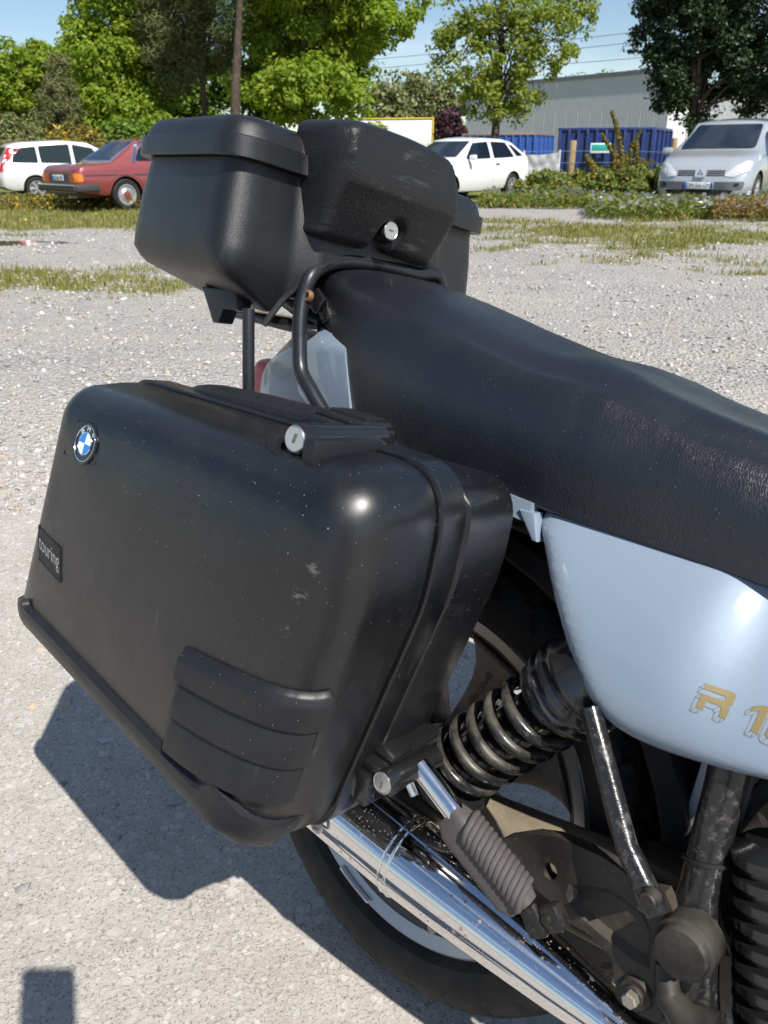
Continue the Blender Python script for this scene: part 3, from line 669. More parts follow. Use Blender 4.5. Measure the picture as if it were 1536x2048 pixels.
class Car:
    def __init__(s, name, label, loc, heading, paint, sp, scale=1.0, group='parked cars on the grass strip'):
        s.root = empty(name, label, 'car', group, loc=loc, rz=heading); s.root.scale = (scale,) * 3; s.sp = sp; s.paint = paint
        t = sp['top']; L0, L1 = t[0][0], t[-1][0]
        def ip(c, x): return float(np.interp(x, [p[0] for p in c], [p[1] for p in c]))
        xs_ = np.unique(np.round(np.concatenate([np.linspace(L0, L1, 74), [L0 + .02, L0 + .05, L1 - .02, L1 - .05]]), 4)); rings = []
        def sm(c, x, r=.06): return sum(ip(c, x + d * r) for d in (-1, -.5, 0, .5, 1)) / 5
        for x in xs_:
            w = ip(sp['w'], x); zt = sm(sp['top'], x); zl = ip(sp['belt'], x); zb_ = ip(sp['bot'], x); zl = min(zl, zt - .02); g = max(0, min(1, (zt - zl) / .42)); wr = w * (.95 - sp.get('tumble', .2) * g)
            ze = zt - .055 * g - .018
            k = [(0, zb_), (w * .80, zb_), (w * .93, zb_ + .03), (w * .985, zb_ + .12), (w, zb_ + (zl - zb_) * .5), (w * .99, zb_ + (zl - zb_) * .8), (w * .965, zl - .015), (w * .95, zl + .004), (w * .95 + (wr - w * .95) * .33, zl + (ze - zl) * .36), (w * .95 + (wr - w * .95) * .7, zl + (ze - zl) * .72), (wr, ze), (wr * .93, zt - .022 * g - .006), (wr * .6, zt - .002), (0, zt + .012 * g)]
            rings.append([Vector((x, y, z)) for y, z in k] + [Vector((x, -y, z)) for y, z in reversed(k[1:-1])])
        bm = bmesh.new(); add_loft(bm, rings); bmesh.ops.recalc_face_normals(bm, faces=bm.faces)
        cut = bmesh.new(); rw = sp['rw']
        for ax in sp['axles']:
            for sd_ in (-1, 1):
                wv_ = ip(sp['w'], ax); y0 = sd_ * (wv_ - .24); add_lathe(cut, [(rw * 1.17, 0), (rw * 1.17, .5)], (ax, y0, rw), (0, sd_, 0), 28)
        me = bpy.data.meshes.new('a'); bm.to_mesh(me); bm.free(); me.materials.append(paint); me.materials.append(M['well']); oa = bpy.data.objects.new('a', me); COL.objects.link(oa)
        for f in cut.faces: f.material_index = 1
        mb = bpy.data.meshes.new('b'); cut.to_mesh(mb); cut.free(); mb.materials.append(paint); mb.materials.append(M['well']); ob = bpy.data.objects.new('b', mb); COL.objects.link(ob)
        md = oa.modifiers.new('b', 'BOOLEAN'); md.operation = 'DIFFERENCE'; md.object = ob; md.solver = 'EXACT'; md.material_mode = 'INDEX'
        dg = bpy.context.evaluated_depsgraph_get(); r = bmesh.new(); r.from_mesh(oa.evaluated_get(dg).to_mesh()); bpy.data.objects.remove(oa); bpy.data.objects.remove(ob)
        s.body = obj_from_bm('body', r, [paint, M['well']], s.root, 32); s.bvh = bvh_of(s.body)
        for ax in sp['axles']:
            for sd_ in (-1, 1): s.wheel(ax, sd_ * (ip(sp['w'], ax) - .105), rw, sd_)
    def wheel(s, x, y, r, sd):
        bm = bmesh.new(); add_lathe(bm, [(r * .64, -.09), (r * .9, -.095), (r * .985, -.07), (r, -.04), (r, .04), (r * .985, .07), (r * .9, .095), (r * .66, .085)], (x, y, r), (0, sd, 0), 36, caps=False); w = obj_from_bm('wheel', bm, M['tyre'], s.root, 40)
        bm = bmesh.new(); style = s.sp.get('hub', 'spoke')
        if style == 'disc':
            add_lathe(bm, [(r * .67, .07), (r * .66, .085), (r * .58, .085), (r * .5, .06), (r * .3, .075), (r * .27, .085), (0, .09)], (x, y, r), (0, sd, 0), 32, caps=False); obj_from_bm('hubcap', bm, M['alloy'], w, 40)
            bm = bmesh.new(); add_lathe(bm, [(r * .25, .085), (r * .22, .105), (0, .11)], (x, y, r), (0, sd, 0), 24, caps=False); obj_from_bm('hub_centre', bm, s.paint, w)
        else:
            add_lathe(bm, [(r * .67, .06), (r * .67, .088), (r * .60, .088), (r * .58, .02), (0, .02)], (x, y, r), (0, sd, 0), 32, caps=False)
            for k in range(6):
                t = 2 * math.pi * k / 6; add_box(bm, (x + r * .33 * math.cos(t), y + sd * .07, r + r * .33 * math.sin(t)), (r * .58, .03, r * .16), Matrix.Rotation(-t, 3, 'Y'), .008)
            add_lathe(bm, [(r * .16, .05), (r * .16, .095), (0, .1)], (x, y, r), (0, sd, 0), 20, caps=False); obj_from_bm('rim', bm, M['alloy'], w, 40)
    def side(s, nm, poly, sd, mat, off=.004, th=.012, cut=.09, round_=.04):
        bm = bmesh.new(); pl = [(p.x, p.y) for p in roundpoly(poly, round_, 4)]
        patch_poly(bm, pl, lambda u, v: ((u, sd * 3, v), (0, -sd, 0)), s.bvh, off, th, cut); return obj_from_bm(nm, bm, mat, s.root, 50)
    def end(s, nm, poly, fr, mat, off=.004, th=.012, cut=.09, round_=.04, parent=None):
        bm = bmesh.new(); pl = [(p.x, p.y) for p in roundpoly(poly, round_, 4)]
        patch_poly(bm, pl, lambda u, v: ((fr * 6, u, v), (-fr, 0, 0)), s.bvh, off, th, cut); return obj_from_bm(nm, bm, mat, parent or s.root, 50)
    def box(s, nm, c, sz, mat, bev=.01, rot=None):
        bm = bmesh.new(); add_box(bm, c, sz, rot, bev); return obj_from_bm(nm, bm, mat, s.root)
    def plate(s, c, fr, txt):
        bm = bmesh.new(); add_box(bm, c, (.015, .52, .115), None, .003); p = obj_from_bm('number_plate', bm, M['plate_white'], s.root)
        for sg_ in (-1, 1):
            bm = bmesh.new(); add_box(bm, (c[0] + fr * .0065, c[1] + sg_ * .235, c[2]), (.006, .045, .105), None, .001); obj_from_bm('plate_band', bm, M['plate_blue'], p)
        bm = bmesh.new(); add_text(bm, txt, lambda u, v, d: Vector((c[0] + fr * (.0085 + d), c[1] + fr * (u - .2), c[2] - .035 + v)), .40, .072); obj_from_bm('plate_lettering', bm, M['matte_black'], p, 0)
def head(dx, dy): return math.atan2(dy, dx)
pc = {}
# red saloon
fwd = Vector((.72, .69, 0)).normalized(); lft = Vector((-fwd.y, fwd.x, 0)); sc = .97
wc = G(256, 421); org = wc - fwd * (-1.32 * sc) + lft * (.80 * sc)
pc['red'] = car_paint('faded maroon paint', (0.235, 0.045, 0.045), .1, .42)
sp = dict(top=[(-2.36, .74), (-2.33, .86), (-2.28, .90), (-1.55, .945), (-.84, 1.375), (-.4, 1.425), (.2, 1.415), (.5, 1.37), (1.12, .965), (2.15, .86), (2.3, .80), (2.36, .70)], belt=[(-2.36, .72), (-2.25, .86), (-1.5, .90), (0, .90), (1.2, .89), (2.36, .7)], bot=[(-2.36, .38), (-1.9, .30), (0, .22), (1.9, .24), (2.36, .36)], w=[(-2.36, .82), (-2.3, .87), (-1.9, .89), (0, .893), (1.8, .885), (2.3, .85), (2.36, .80)], rw=.315, axles=(-1.32, 1.47), hub='disc', tumble=.2)
c = Car('parked_car', 'faded red old saloon with chrome trim and amber rear lamps, parked on grass', org, head(fwd.x, fwd.y), pc['red'], sp, sc)
for sd in (-1, 1):
    c.side('window', [(-1.02, .965), (-.30, .965), (-.30, 1.33), (-.66, 1.32), (-.86, 1.2)], sd, M['glass'], .006); c.side('window', [(-.22, .965), (.86, .96), (.42, 1.31), (-.22, 1.335)], sd, M['glass'], .006)
    c.side('window_trim', [(-1.12, .935), (-1.04, .935), (-.87, 1.23), (-.66, 1.345), (-.3, 1.355), (-.3, 1.375), (-.70, 1.372), (-.93, 1.26)], sd, M['chrome_clean'], .010, .01, .09, .01)
    c.side('side_strip', [(-2.2, .70), (2.1, .68), (2.1, .70), (-2.2, .72)], sd, M['dark_trim'], .008, .01, .2, .005)
    c.side('door_seam', [(-.268, .3), (-.26, .3), (-.26, .93), (-.268, .93)], sd, M['well'], .002, .004, .2, .001); c.side('door_handle', [(-.52, .80), (-.32, .80), (-.32, .835), (-.52, .835)], sd, M['chrome_clean'], .03, .03, .2, .01)
    c.side('arch_trim', [(-1.75, .50), (-1.66, .62), (-1.48, .71), (-1.32, .735), (-1.16, .71), (-.98, .62), (-.90, .50), (-.93, .5), (-1.0, .6), (-1.17, .69), (-1.32, .71), (-1.47, .69), (-1.64, .6), (-1.72, .5)], sd, pc['red'], .012, .012, .1, .003)
    c.end('tail_lamp', [(sd * .50, .58), (sd * .70, .58), (sd * .70, .745), (sd * .50, .745)], -1, M['lamp_red'], .015, .02, .1, .01); c.end('indicator', [(sd * .70, .585), (sd * .845, .59), (sd * .84, .745), (sd * .70, .745)], -1, M['lamp_amber'], .018, .02, .05, .01)
    c.side('indicator', [(-2.37, .60), (-2.25, .60), (-2.25, .735), (-2.36, .735)], sd, M['lamp_amber'], .010, .02, .05, .01)
    c.box('bumper_end', (-2.18, sd * .905, .475), (.5, .05, .13), M['dark_trim'], .02)
c.end('rear_window', [(-.60, .985), (.60, .985), (.50, 1.345), (-.50, 1.345)], -1, M['glass'], .008, .012, .1, .05); c.end('rear_window_trim', [(-.68, .955), (.68, .955), (.68, .98), (-.68, .98)], -1, M['chrome_clean'], .012, .012, .1, .01)
for sd in (-1, 1): c.end('rear_window_trim', [(sd * .615, .985), (sd * .665, .985), (sd * .545, 1.36), (sd * .505, 1.36)], -1, M['chrome_clean'], .012, .012, .1, .008)
c.end('windscreen', [(-.66, .98), (.66, .98), (.52, 1.33), (-.52, 1.33)], 1, M['glass'], .006)
c.end('rear_panel', [(-.49, .57), (.49, .57), (.49, .75), (-.49, .75)], -1, M['dark_trim'], .006, .01, .1, .01)
bm = bmesh.new(); add_box(bm, (-2.42, 0, .475), (.12, 1.80, .135), None, .03, 3); obj_from_bm('rear_bumper', bm, M['dark_trim'], c.root); c.box('bumper_strip', (-2.475, 0, .53), (.03, 1.76, .03), M['chrome_clean'], .008)
c.plate((-2.392, 0, .665), -1, 'CX 264 PB'); c.box('boot_seam', (-2.345, 0, .80), (.012, 1.5, .012), M['well'], .002)
c.box('fuel_tank', (-2.0, 0, .34), (.5, 1.2, .14), M['dark_trim'], .04); bm = bmesh.new(); add_tube(bm, [(-2.4, -.45, .3), (-1.9, -.45, .3)], .03, 10); obj_from_bm('tailpipe', bm, M['alloy'], c.root)
# silver-white estate
fwd = Vector((.84, .54, 0)); lft = Vector((-fwd.y, fwd.x, 0)); wc = G(78, 397); wc = wc * (24.0 / wc.y); org = wc - fwd * -1.33 * .93 + lft * .82 * .93; org.z = -.10
pc['white'] = car_paint('white metallic paint', (0.68, 0.69, 0.71), .1, .3)
spE = dict(top=[(-2.26, .78), (-2.24, .98), (-2.12, 1.18), (-1.92, 1.54), (-1.6, 1.61), (-.4, 1.66), (.35, 1.60), (1.45, 1.05), (2.05, .84), (2.24, .66)], belt=[(-2.26, .9), (-2.1, 1.02), (0, .98), (1.5, .93), (2.24, .6)], bot=[(-2.26, .36), (-2.0, .27), (0, .22), (2.0, .24), (2.24, .34)], w=[(-2.26, .78), (-2.2, .86), (-1.9, .90), (0, .915), (1.7, .90), (2.1, .82), (2.24, .66)], rw=.33, axles=(-1.33, 1.40), tumble=.17)
def estate_details(c, txt):
    for sd in (-1, 1):
        c.side('window', [(-1.92, 1.05), (-1.18, 1.03), (-1.18, 1.48), (-1.74, 1.43)], sd, M['glass_far'], .006); c.side('window', [(-1.10, 1.03), (-.22, 1.01), (-.22, 1.53), (-1.10, 1.49)], sd, M['glass_far'], .006); c.side('window', [(-.12, 1.01), (.78, .99), (.45, 1.42), (-.12, 1.53)], sd, M['glass_far'], .006); c.side('window', [(.86, .99), (1.22, 1.0), (.62, 1.35)], sd, M['glass_far'], .006, .012, .1, .02)
        c.end('tail_lamp', [(sd * .74, .80), (sd * .86, .80), (sd * .80, 1.18), (sd * .735, 1.44), (sd * .66, 1.44), (sd * .70, 1.15)], -1, M['lamp_red'], .010, .02, .05, .02); c.end('reflector', [(sd * .55, .44), (sd * .74, .44), (sd * .74, .48), (sd * .55, .48)], -1, M['lamp_red'], .008, .01, .1, .008)
        c.side('door_seam', [(-.176, .3), (-.168, .3), (-.168, 1.0), (-.176, 1.0)], sd, M['well'], .002, .004, .2, .001); c.box('door_mirror', (.72, sd * 1.0, 1.02), (.12, .18, .13), c.paint, .04)
        c.side('door_handle', [(-.62, .88), (-.42, .88), (-.42, .91), (-.62, .91)], sd, M['dark_trim'], .02, .02, .2, .01)
        c.end('headlamp', [(sd * .5, .62), (sd * .80, .66), (sd * .80, .82), (sd * .55, .74)], 1, M['lamp_clear'], .012, .02, .05, .03)
    c.end('rear_window', [(-.62, 1.08), (.62, 1.08), (.55, 1.46), (-.55, 1.46)], -1, M['glass_far'], .006); c.end('windscreen', [(-.66, 1.08), (.66, 1.08), (.56, 1.5), (-.56, 1.5)], 1, M['glass_far'], .006)
    c.end('lower_bumper', [(-.8, .34), (.8, .34), (.8, .40), (-.8, .40)], -1, M['dark_trim'], .01, .02, .1, .02); c.plate((-2.27, 0, .78), -1, txt)
c = Car('parked_car', 'silver-white estate car seen from behind at the far left edge', org, head(fwd.x, fwd.y), pc['white'], spE, .93); estate_details(c, 'BK 418 ZR')
# dark car behind the saloon
org2 = Vector(WY(225, 320, 27.5)); org2.z = -.1
pc['grey'] = car_paint('grey metallic paint', (0.10, 0.105, 0.115), .4, .35)
# white hatchback
fwd = Vector((-.67, -.74, 0)).normalized(); lft = Vector((-fwd.y, fwd.x, 0)); wc = G(1022, 394); wc = wc * (21.0 / wc.y); wc.z = 0; org = wc - fwd * -1.22 * .97 - lft * .80 * .97
spH = dict(top=[(-2.02, .66), (-2.0, .86), (-1.93, .98), (-1.38, 1.32), (-.9, 1.385), (-.1, 1.40), (.2, 1.36), (.98, .95), (1.75, .78), (1.95, .70), (2.03, .55)], belt=[(-2.02, .7), (-1.9, .93), (-1.2, .90), (0, .87), (1.0, .86), (2.03, .5)], bot=[(-2.02, .36), (-1.8, .26), (0, .20), (1.8, .22), (2.03, .32)], w=[(-2.02, .74), (-1.95, .82), (-1.6, .84), (0, .85), (1.5, .84), (1.9, .78), (2.03, .68)], rw=.295, axles=(-1.22, 1.32), tumble=.2)
def hatch_details(c):
    for sd in (-1, 1):
        c.side('window', [(-1.62, .99), (-1.26, .97), (-1.42, 1.16), (-1.50, 1.16)] if False else [(-1.70, .98), (-1.42, .965), (-1.18, 1.25), (-1.32, 1.22)], sd, M['glass'], .006, .012, .06, .02); c.side('window', [(-1.30, .955), (-.42, .935), (-.42, 1.30), (-1.06, 1.28)], sd, M['glass'], .006); c.side('window', [(-.28, .935), (.72, .92), (.26, 1.27), (-.28, 1.30)], sd, M['glass'], .006)
        c.box('door_mirror', (.62, sd * .93, .96), (.1, .18, .12), c.paint, .035); c.side('door_seam', [(-.352, .28), (-.345, .28), (-.345, .92), (-.352, .92)], sd, M['well'], .002, .004, .2, .001); c.side('door_handle', [(-.60, .79), (-.44, .79), (-.44, .82), (-.60, .82)], sd, M['dark_trim'], .015, .015, .2, .01)
        c.end('headlamp', [(sd * .45, .58), (sd * .74, .60), (sd * .74, .70), (sd * .47, .68)], 1, M['lamp_clear'], .012, .02, .05, .02); c.end('tail_lamp', [(sd * .5, .7), (sd * .78, .7), (sd * .78, .86), (sd * .5, .86)], -1, M['lamp_red'], .012, .02, .05, .02)
        c.side('bumper_side', [(-2.02, .37), (-1.62, .37), (-1.62, .50), (-2.02, .52)], sd, c.paint, .02, .02, .1, .02)
    c.end('windscreen', [(-.66, .97), (.66, .97), (.54, 1.31), (-.54, 1.31)], 1, M['glass'], .006); c.end('rear_window', [(-.58, 1.02), (.58, 1.02), (.48, 1.29), (-.48, 1.29)], -1, M['glass'], .006)
    for y in (-.33, .33): c.box('headrest', (-.2, y, 1.07), (.1, .26, .22), M['seat_in'], .05)
c = Car('parked_car', 'white five-door hatchback parked half behind the black top box', org, head(fwd.x, fwd.y), car_paint('plain white paint', (.80, .80, .80), 0, .3), spH, .97); hatch_details(c)
c = Car('parked_car', 'grey car mostly hidden between the silver-white estate and the red saloon', org2, head(.8, .6), pc['grey'], spH, 1.0); hatch_details(c)
# silver people carrier
fwd = Vector((-.56, -.83, 0)).normalized(); lft = Vector((-fwd.y, fwd.x, 0))
cl = G(1317, 420); org = cl - fwd * 2.0 + lft * .72; org.z = 0
spS = dict(top=[(-2.12, .8), (-2.05, 1.1), (-1.9, 1.45), (-1.5, 1.58), (-.5, 1.625), (.2, 1.57), (1.22, 1.05), (1.75, .94), (1.98, .84), (2.08, .72), (2.14, .55)], belt=[(-2.12, .9), (0, .98), (1.25, .93), (1.9, .74), (2.14, .45)], bot=[(-2.12, .36), (-1.9, .26), (0, .21), (1.9, .23), (2.14, .28)], w=[(-2.12, .78), (-2.0, .86), (0, .905), (1.45, .895), (1.8, .86), (1.98, .79), (2.08, .68), (2.14, .5)], rw=.325, axles=(-1.30, 1.38), tumble=.17)
pc['silver'] = car_paint('silver metallic paint', (.46, .49, .52), .35, .34)
c = Car('parked_car', 'silver people carrier facing the camera at the right edge, among daisies', org, head(fwd.x, fwd.y), pc['silver'], spS)
for sd in (-1, 1):
    c.end('headlamp', [(sd * .40, .61), (sd * .58, .60), (sd * .80, .70), (sd * .80, .86), (sd * .72, .86), (sd * .55, .76)], 1, M['lamp_clear'], .014, .03, .05, .03); c.end('indicator', [(sd * .66, .66), (sd * .76, .70), (sd * .74, .75), (sd * .66, .73)], 1, M['plate_white'], .02, .01, .05, .01)
    for zz in (.615, .652, .689): c.end('grille_slat', [(sd * .10, zz), (sd * .42, zz), (sd * .42, zz + .018), (sd * .10, zz + .018)], 1, M['dark_trim'], .012, .02, .06, .003)
    c.side('window', [(-1.9, 1.06), (-.95, 1.04), (-.95, 1.47), (-1.7, 1.42)], sd, M['glass'], .006); c.side('window', [(-.85, 1.04), (.0, 1.02), (.0, 1.48), (-.85, 1.48)], sd, M['glass'], .006); c.side('window', [(.1, 1.01), (.88, .99), (.5, 1.34), (.1, 1.46)], sd, M['glass'], .006)
    c.box('door_mirror', (.86, sd * 1.0, 1.03), (.12, .22, .15), pc['silver'], .05); c.box('mirror_foot', (.9, sd * .90, .97), (.06, .08, .04), M['dark_trim'], .01)
    c.end('fog_lamp', [(sd * .60, .44), (sd * .68, .44), (sd * .68, .50), (sd * .60, .50)], 1, M['well'], .018, .01, .05, .03)
    c.box('headrest', (-.25, sd * .36, 1.22), (.1, .26, .2), M['seat_in'], .05)
c.end('windscreen', [(-.69, 1.07), (.69, 1.07), (.60, 1.50), (-.60, 1.50)], 1, M['glass'], .006, .012, .08, .06)
c.end('bumper_band', [(-.74, .40), (.74, .40), (.76, .52), (-.76, .52)], 1, simple('grey bumper band', (.10, .105, .115), .5), .012, .02, .08, .03); c.end('lower_intake', [(-.55, .28), (.55, .28), (.6, .385), (-.6, .385)], 1, M['well'], .010, .02, .08, .02); c.end('bumper_lip', [(-.72, .225), (.72, .225), (.72, .262), (-.72, .262)], 1, pc['silver'], .015, .02, .08, .01)
c.end('grille_nose', [(-.09, .585), (.09, .585), (.11, .72), (-.11, .72)], 1, pc['silver'], .028, .04, .05, .03)
bm = bmesh.new(); h = c.bvh.ray_cast(Vector((6, 0, .652)), Vector((-1, 0, 0)))[0]
for (ro, ri, d0) in ((.082, .050, .04),):
    o_ = [(0, ro), (ro * .66, 0), (0, -ro), (-ro * .66, 0)]; i_ = [(0, ri), (ri * .55, 0), (0, -ri), (-ri * .55, 0)]
    for dz in (0,):
        Vo = [bm.verts.new((h.x + d0, y, h.z + z)) for y, z in o_]; Vi = [bm.verts.new((h.x + d0 + .012, y, h.z + z)) for y, z in i_]; Vb = [bm.verts.new((h.x - .02, y, h.z + z)) for y, z in o_]; Vk = [bm.verts.new((h.x + d0 - .01, y * .9, h.z + z * .9)) for y, z in i_]
        for k in range(4):
            j = (k + 1) % 4; bm.faces.new((Vo[k], Vo[j], Vi[j], Vi[k])); bm.faces.new((Vo[k], Vb[k], Vb[j], Vo[j])); bm.faces.new((Vi[k], Vi[j], Vk[j], Vk[k]))
        bm.faces.new(Vk)
bmesh.ops.recalc_face_normals(bm, faces=bm.faces); obj_from_bm('emblem', bm, M['chrome_clean'], c.root, 0)
c.plate((2.165, 0, .455), 1, 'DM-566-GM')
for sd, l_ in ((.25, 1), (-.3, 1)):
    bm = bmesh.new(); add_tube(bm, [(1.19, sd - .35, 1.075), (1.17, sd + .1, 1.085), (1.12, sd + .35, 1.105)], .012, 6); obj_from_bm('wiper', bm, M['matte_black'], c.root)

# ------------------------------------------------------------------ trees and shrubs
M['bark'] = dirty_metal('rough bark', (0.06, 0.045, 0.035), (0.13, 0.1, 0.075), .4, .65, .9, .2, 6)
LM = dict(
    bright=leaf_mat('fresh broad leaves', (0.15, 0.23, 0.025), (0.32, 0.39, 0.05), None, .45),
    mid=leaf_mat('mid green leaves', (0.085, 0.15, 0.022), (0.19, 0.27, 0.04), None, .38),
    olive=leaf_mat('olive pine needles', (0.12, 0.145, 0.055), (0.23, 0.25, 0.10), (0.26, 0.21, 0.11), .2),
    pine=leaf_mat('grey green pine needles', (0.07, 0.11, 0.04), (0.15, 0.19, 0.075), None, .2),
    yellow=leaf_mat('young yellow green leaves', (0.16, 0.215, 0.035), (0.31, 0.345, 0.065), None, .42),
    dark=leaf_mat('dark glossy oak leaves', (0.016, 0.034, 0.016), (0.045, 0.07, 0.028), None, .15, .4),
    purple=leaf_mat('purple plum leaves', (0.05, 0.022, 0.035), (0.1, 0.045, 0.06), None, .2),
    bramble=leaf_mat('bramble leaves', (0.09, 0.14, 0.03), (0.21, 0.25, 0.06), (0.36, 0.26, 0.07), .3),
    gorse=leaf_mat('gorse with yellow flowers', (0.12, 0.125, 0.03), (0.2, 0.17, 0.05), (0.55, 0.34, 0.03), .2),
    rusty=leaf_mat('rusty dock leaves', (0.17, 0.14, 0.05), (0.26, 0.16, 0.05), (0.32, 0.14, 0.05), .25))
def leaves(P, N, S, asp=.62, bend=.25):
    """P points, N rough normals, S sizes -> bent four-point leaves as two triangles"""
    n = len(P); N = N / np.maximum(np.linalg.norm(N, axis=1, keepdims=True), 1e-6)
    r = RNG.normal(size=(n, 3)); T = r - (r * N).sum(1, keepdims=True) * N; T /= np.maximum(np.linalg.norm(T, axis=1, keepdims=True), 1e-6); Bn = np.cross(N, T)
    s = S[:, None]
    V = np.stack([P - T * s, P + Bn * s * asp + N * s * bend * .3, P + T * s - N * s * bend, P - Bn * s * asp + N * s * bend * .3], 1)
    q = np.arange(n)[:, None] * 4
    return V.reshape(-1, 3), np.concatenate([q + np.array([[0, 1, 2]]), q + np.array([[0, 2, 3]])], 0)
def crown_points(ells, ncl, per, rc, flat=.75):
    """leaf positions in clumps that fill the outer part of a set of ellipsoids (cx, cy, cz, rx, ry, rz)"""
    wts = np.array([e[3] * e[4] * e[5] for e in ells]) ** (2 / 3); wts /= wts.sum(); CC = []
    for e, w in zip(ells, wts):
        m_ = max(3, int(ncl * w)); d = RNG.normal(size=(m_, 3)); d /= np.linalg.norm(d, axis=1, keepdims=True); rr = RNG.uniform(.25, 1, m_) ** .45
        rr *= 1 + .16 * np.sin(3 * d[:, 0] * 4 + e[0]) * np.cos(4 * d[:, 2] + e[1])
        CC.append(np.array(e[:3]) + d * rr[:, None] * np.array(e[3:]))
    CC = np.concatenate(CC); cs = rc * RNG.uniform(.55, 1.35, len(CC)); k = RNG.poisson(per, len(CC)); ii = np.repeat(np.arange(len(CC)), k)
    off = RNG.normal(size=(len(ii), 3)); off /= np.linalg.norm(off, axis=1, keepdims=True); off *= (RNG.uniform(0, 1, len(ii)) ** .5)[:, None]
    P = CC[ii] + off * cs[ii][:, None] * np.array([1, 1, flat]); N = off + RNG.normal(size=off.shape) * .55 + np.array([0, 0, .55])
    return P, N, CC
def tree(name, label, cat, base, trunk_pts, tr, ells, mat, ncl, per, rc, ls, group=None, limbs=14, asp=.62, trunk_mat=None, lm_r=.035):
    base = Vector(base); root = empty(name, label, cat, group, loc=(base.x, base.y, 0))
    ells = [(e[0] - base.x, e[1] - base.y, *e[2:]) for e in ells]
    P, N, CC = crown_points(ells, ncl, per, rc)
    V, Fq = leaves(P, N, ls * RNG.uniform(.6, 1.35, len(P)), asp); np_mesh('crown', V, Fq, mat, root)
    bm = bmesh.new(); tp = catmull([Vector(p) - Vector((base.x, base.y, 0)) for p in trunk_pts], 5); m_ = len(tp)
    add_tube(bm, tp, [tr * (1 - .8 * i / (m_ - 1)) + (tr * .5 * max(0, 1 - i / 3)) for i in range(m_)], 12)
    rs = random.Random(hash(label) % 1000 if False else len(label))
    idx_ = rs.sample(range(len(CC)), min(limbs, len(CC)))
    for i in idx_:
        t = rs.uniform(.3, .95); s = tp[int(t * (m_ - 1))]; e = Vector(CC[i]); mid = s.lerp(e, .5) + Vector((rs.uniform(-.2, .2), rs.uniform(-.2, .2), .12 * (e - s).length))
        add_tube(bm, catmull([s, mid, e], 4), [lm_r * (1 - .8 * k / 8) + .006 for k in range(9)], 6)
    obj_from_bm('trunk', bm, trunk_mat or M['bark'], root); return root
def E_(u, v, ru, rv, Y, ry=None, k=None):
    """ellipsoid seen at (u, v) with photo radii ru, rv at distance Y"""
    p = WY(u, v, Y); m = (WY(u + 1, v, Y) - p).length; return (p.x, p.y, p.z, ru * m, (ry or ru * .9 * m if ry is None else ry), rv * m)
def base_at(u, Y): p = WY(u, 300, Y); return (p.x, p.y, 0)
def trunk_line(us, Y): return [tuple(WY(u, v, Y)) if v is not None else (*base_at(u, Y)[:2], -.15) for u, v in us]
GRP = 'trees along the edge of the car park'
tree('broadleaf_tree', 'bright green broadleaf tree with a pale sunlit crown, right behind the red saloon', 'tree', base_at(262, 30), trunk_line([(262, None), (258, 180), (250, 60), (240, -60)], 30), .2,
     [E_(240, 30, 95, 120, 30), E_(215, 150, 80, 90, 29.5), E_(285, 120, 70, 110, 30), E_(250, 225, 70, 48, 29)], LM['bright'], 290, 125, .48, .078, GRP)
tree('broadleaf_tree', 'rounded mid green tree at the far left edge behind the silver-white estate', 'tree', base_at(40, 32), trunk_line([(40, None), (42, 220), (40, 120)], 32), .16,
     [E_(30, 165, 75, 75, 32), E_(95, 150, 55, 60, 32.5), E_(-40, 180, 60, 85, 32), E_(150, 170, 50, 70, 33)], LM['bright'], 260, 130, .45, .075, GRP)
tree('broadleaf_tree', 'dense dark green trees filling the gap behind the bright one', 'tree', base_at(180, 38), trunk_line([(180, None), (180, 200), (185, 60)], 38), .2,
     [E_(120, 210, 130, 80, 38), E_(300, 200, 110, 90, 38), E_(400, 190, 90, 80, 38), E_(-30, 230, 90, 60, 37)], LM['mid'], 340, 130, .62, .10, GRP)
tree('young_pine', 'young olive pine with a pointed top, behind the estate and the saloon', 'tree', base_at(122, 27), trunk_line([(122, None), (121, 220), (120, 105)], 27), .08,
     [E_(120, 150, 16, 50, 27), E_(122, 195, 30, 50, 27), E_(122, 235, 42, 42, 27)], LM['olive'], 120, 110, .26, .075, GRP, 16, .16)
tree('pine_tree', 'grey green pine with drooping open branches and a crooked thin trunk', 'tree', base_at(410, 29), trunk_line([(412, None), (408, 200), (404, 140), (420, 60), (400, -60)], 29), .11,
     [E_(350, 30, 70, 90, 29), E_(420, 60, 60, 90, 29.5), E_(390, -40, 90, 70, 29), E_(345, 130, 50, 50, 29)], LM['olive'], 230, 170, .42, .10, GRP, 26, .13)
tree('pine_tree', 'tall pine whose straight dark trunk rises out of the picture above the top box', 'tree', base_at(468, 26), trunk_line([(466, None), (471, 210), (474, 120), (479, 10), (484, -120), (486, -260)], 26), .17,
     [E_(480, -260, 120, 90, 26), E_(520, -180, 90, 60, 26), E_(455, 35, 24, 30, 26.3)], LM['pine'], 130, 150, .45, .10, GRP, 0, .13)
tree('broadleaf_tree', 'large leafy tree with bright lower boughs right of the tall pine trunk', 'tree', base_at(610, 29), trunk_line([(612, None), (612, 230), (608, 120), (615, -40)], 29), .22,
     [E_(560, 50, 90, 90, 30), E_(660, 40, 110, 90, 29.5), E_(560, 180, 85, 52, 28), E_(655, 185, 85, 50, 28), E_(760, 20, 80, 58, 28.5), E_(620, -60, 160, 80, 29)], LM['bright'], 370, 130, .48, .082, GRP, 24)
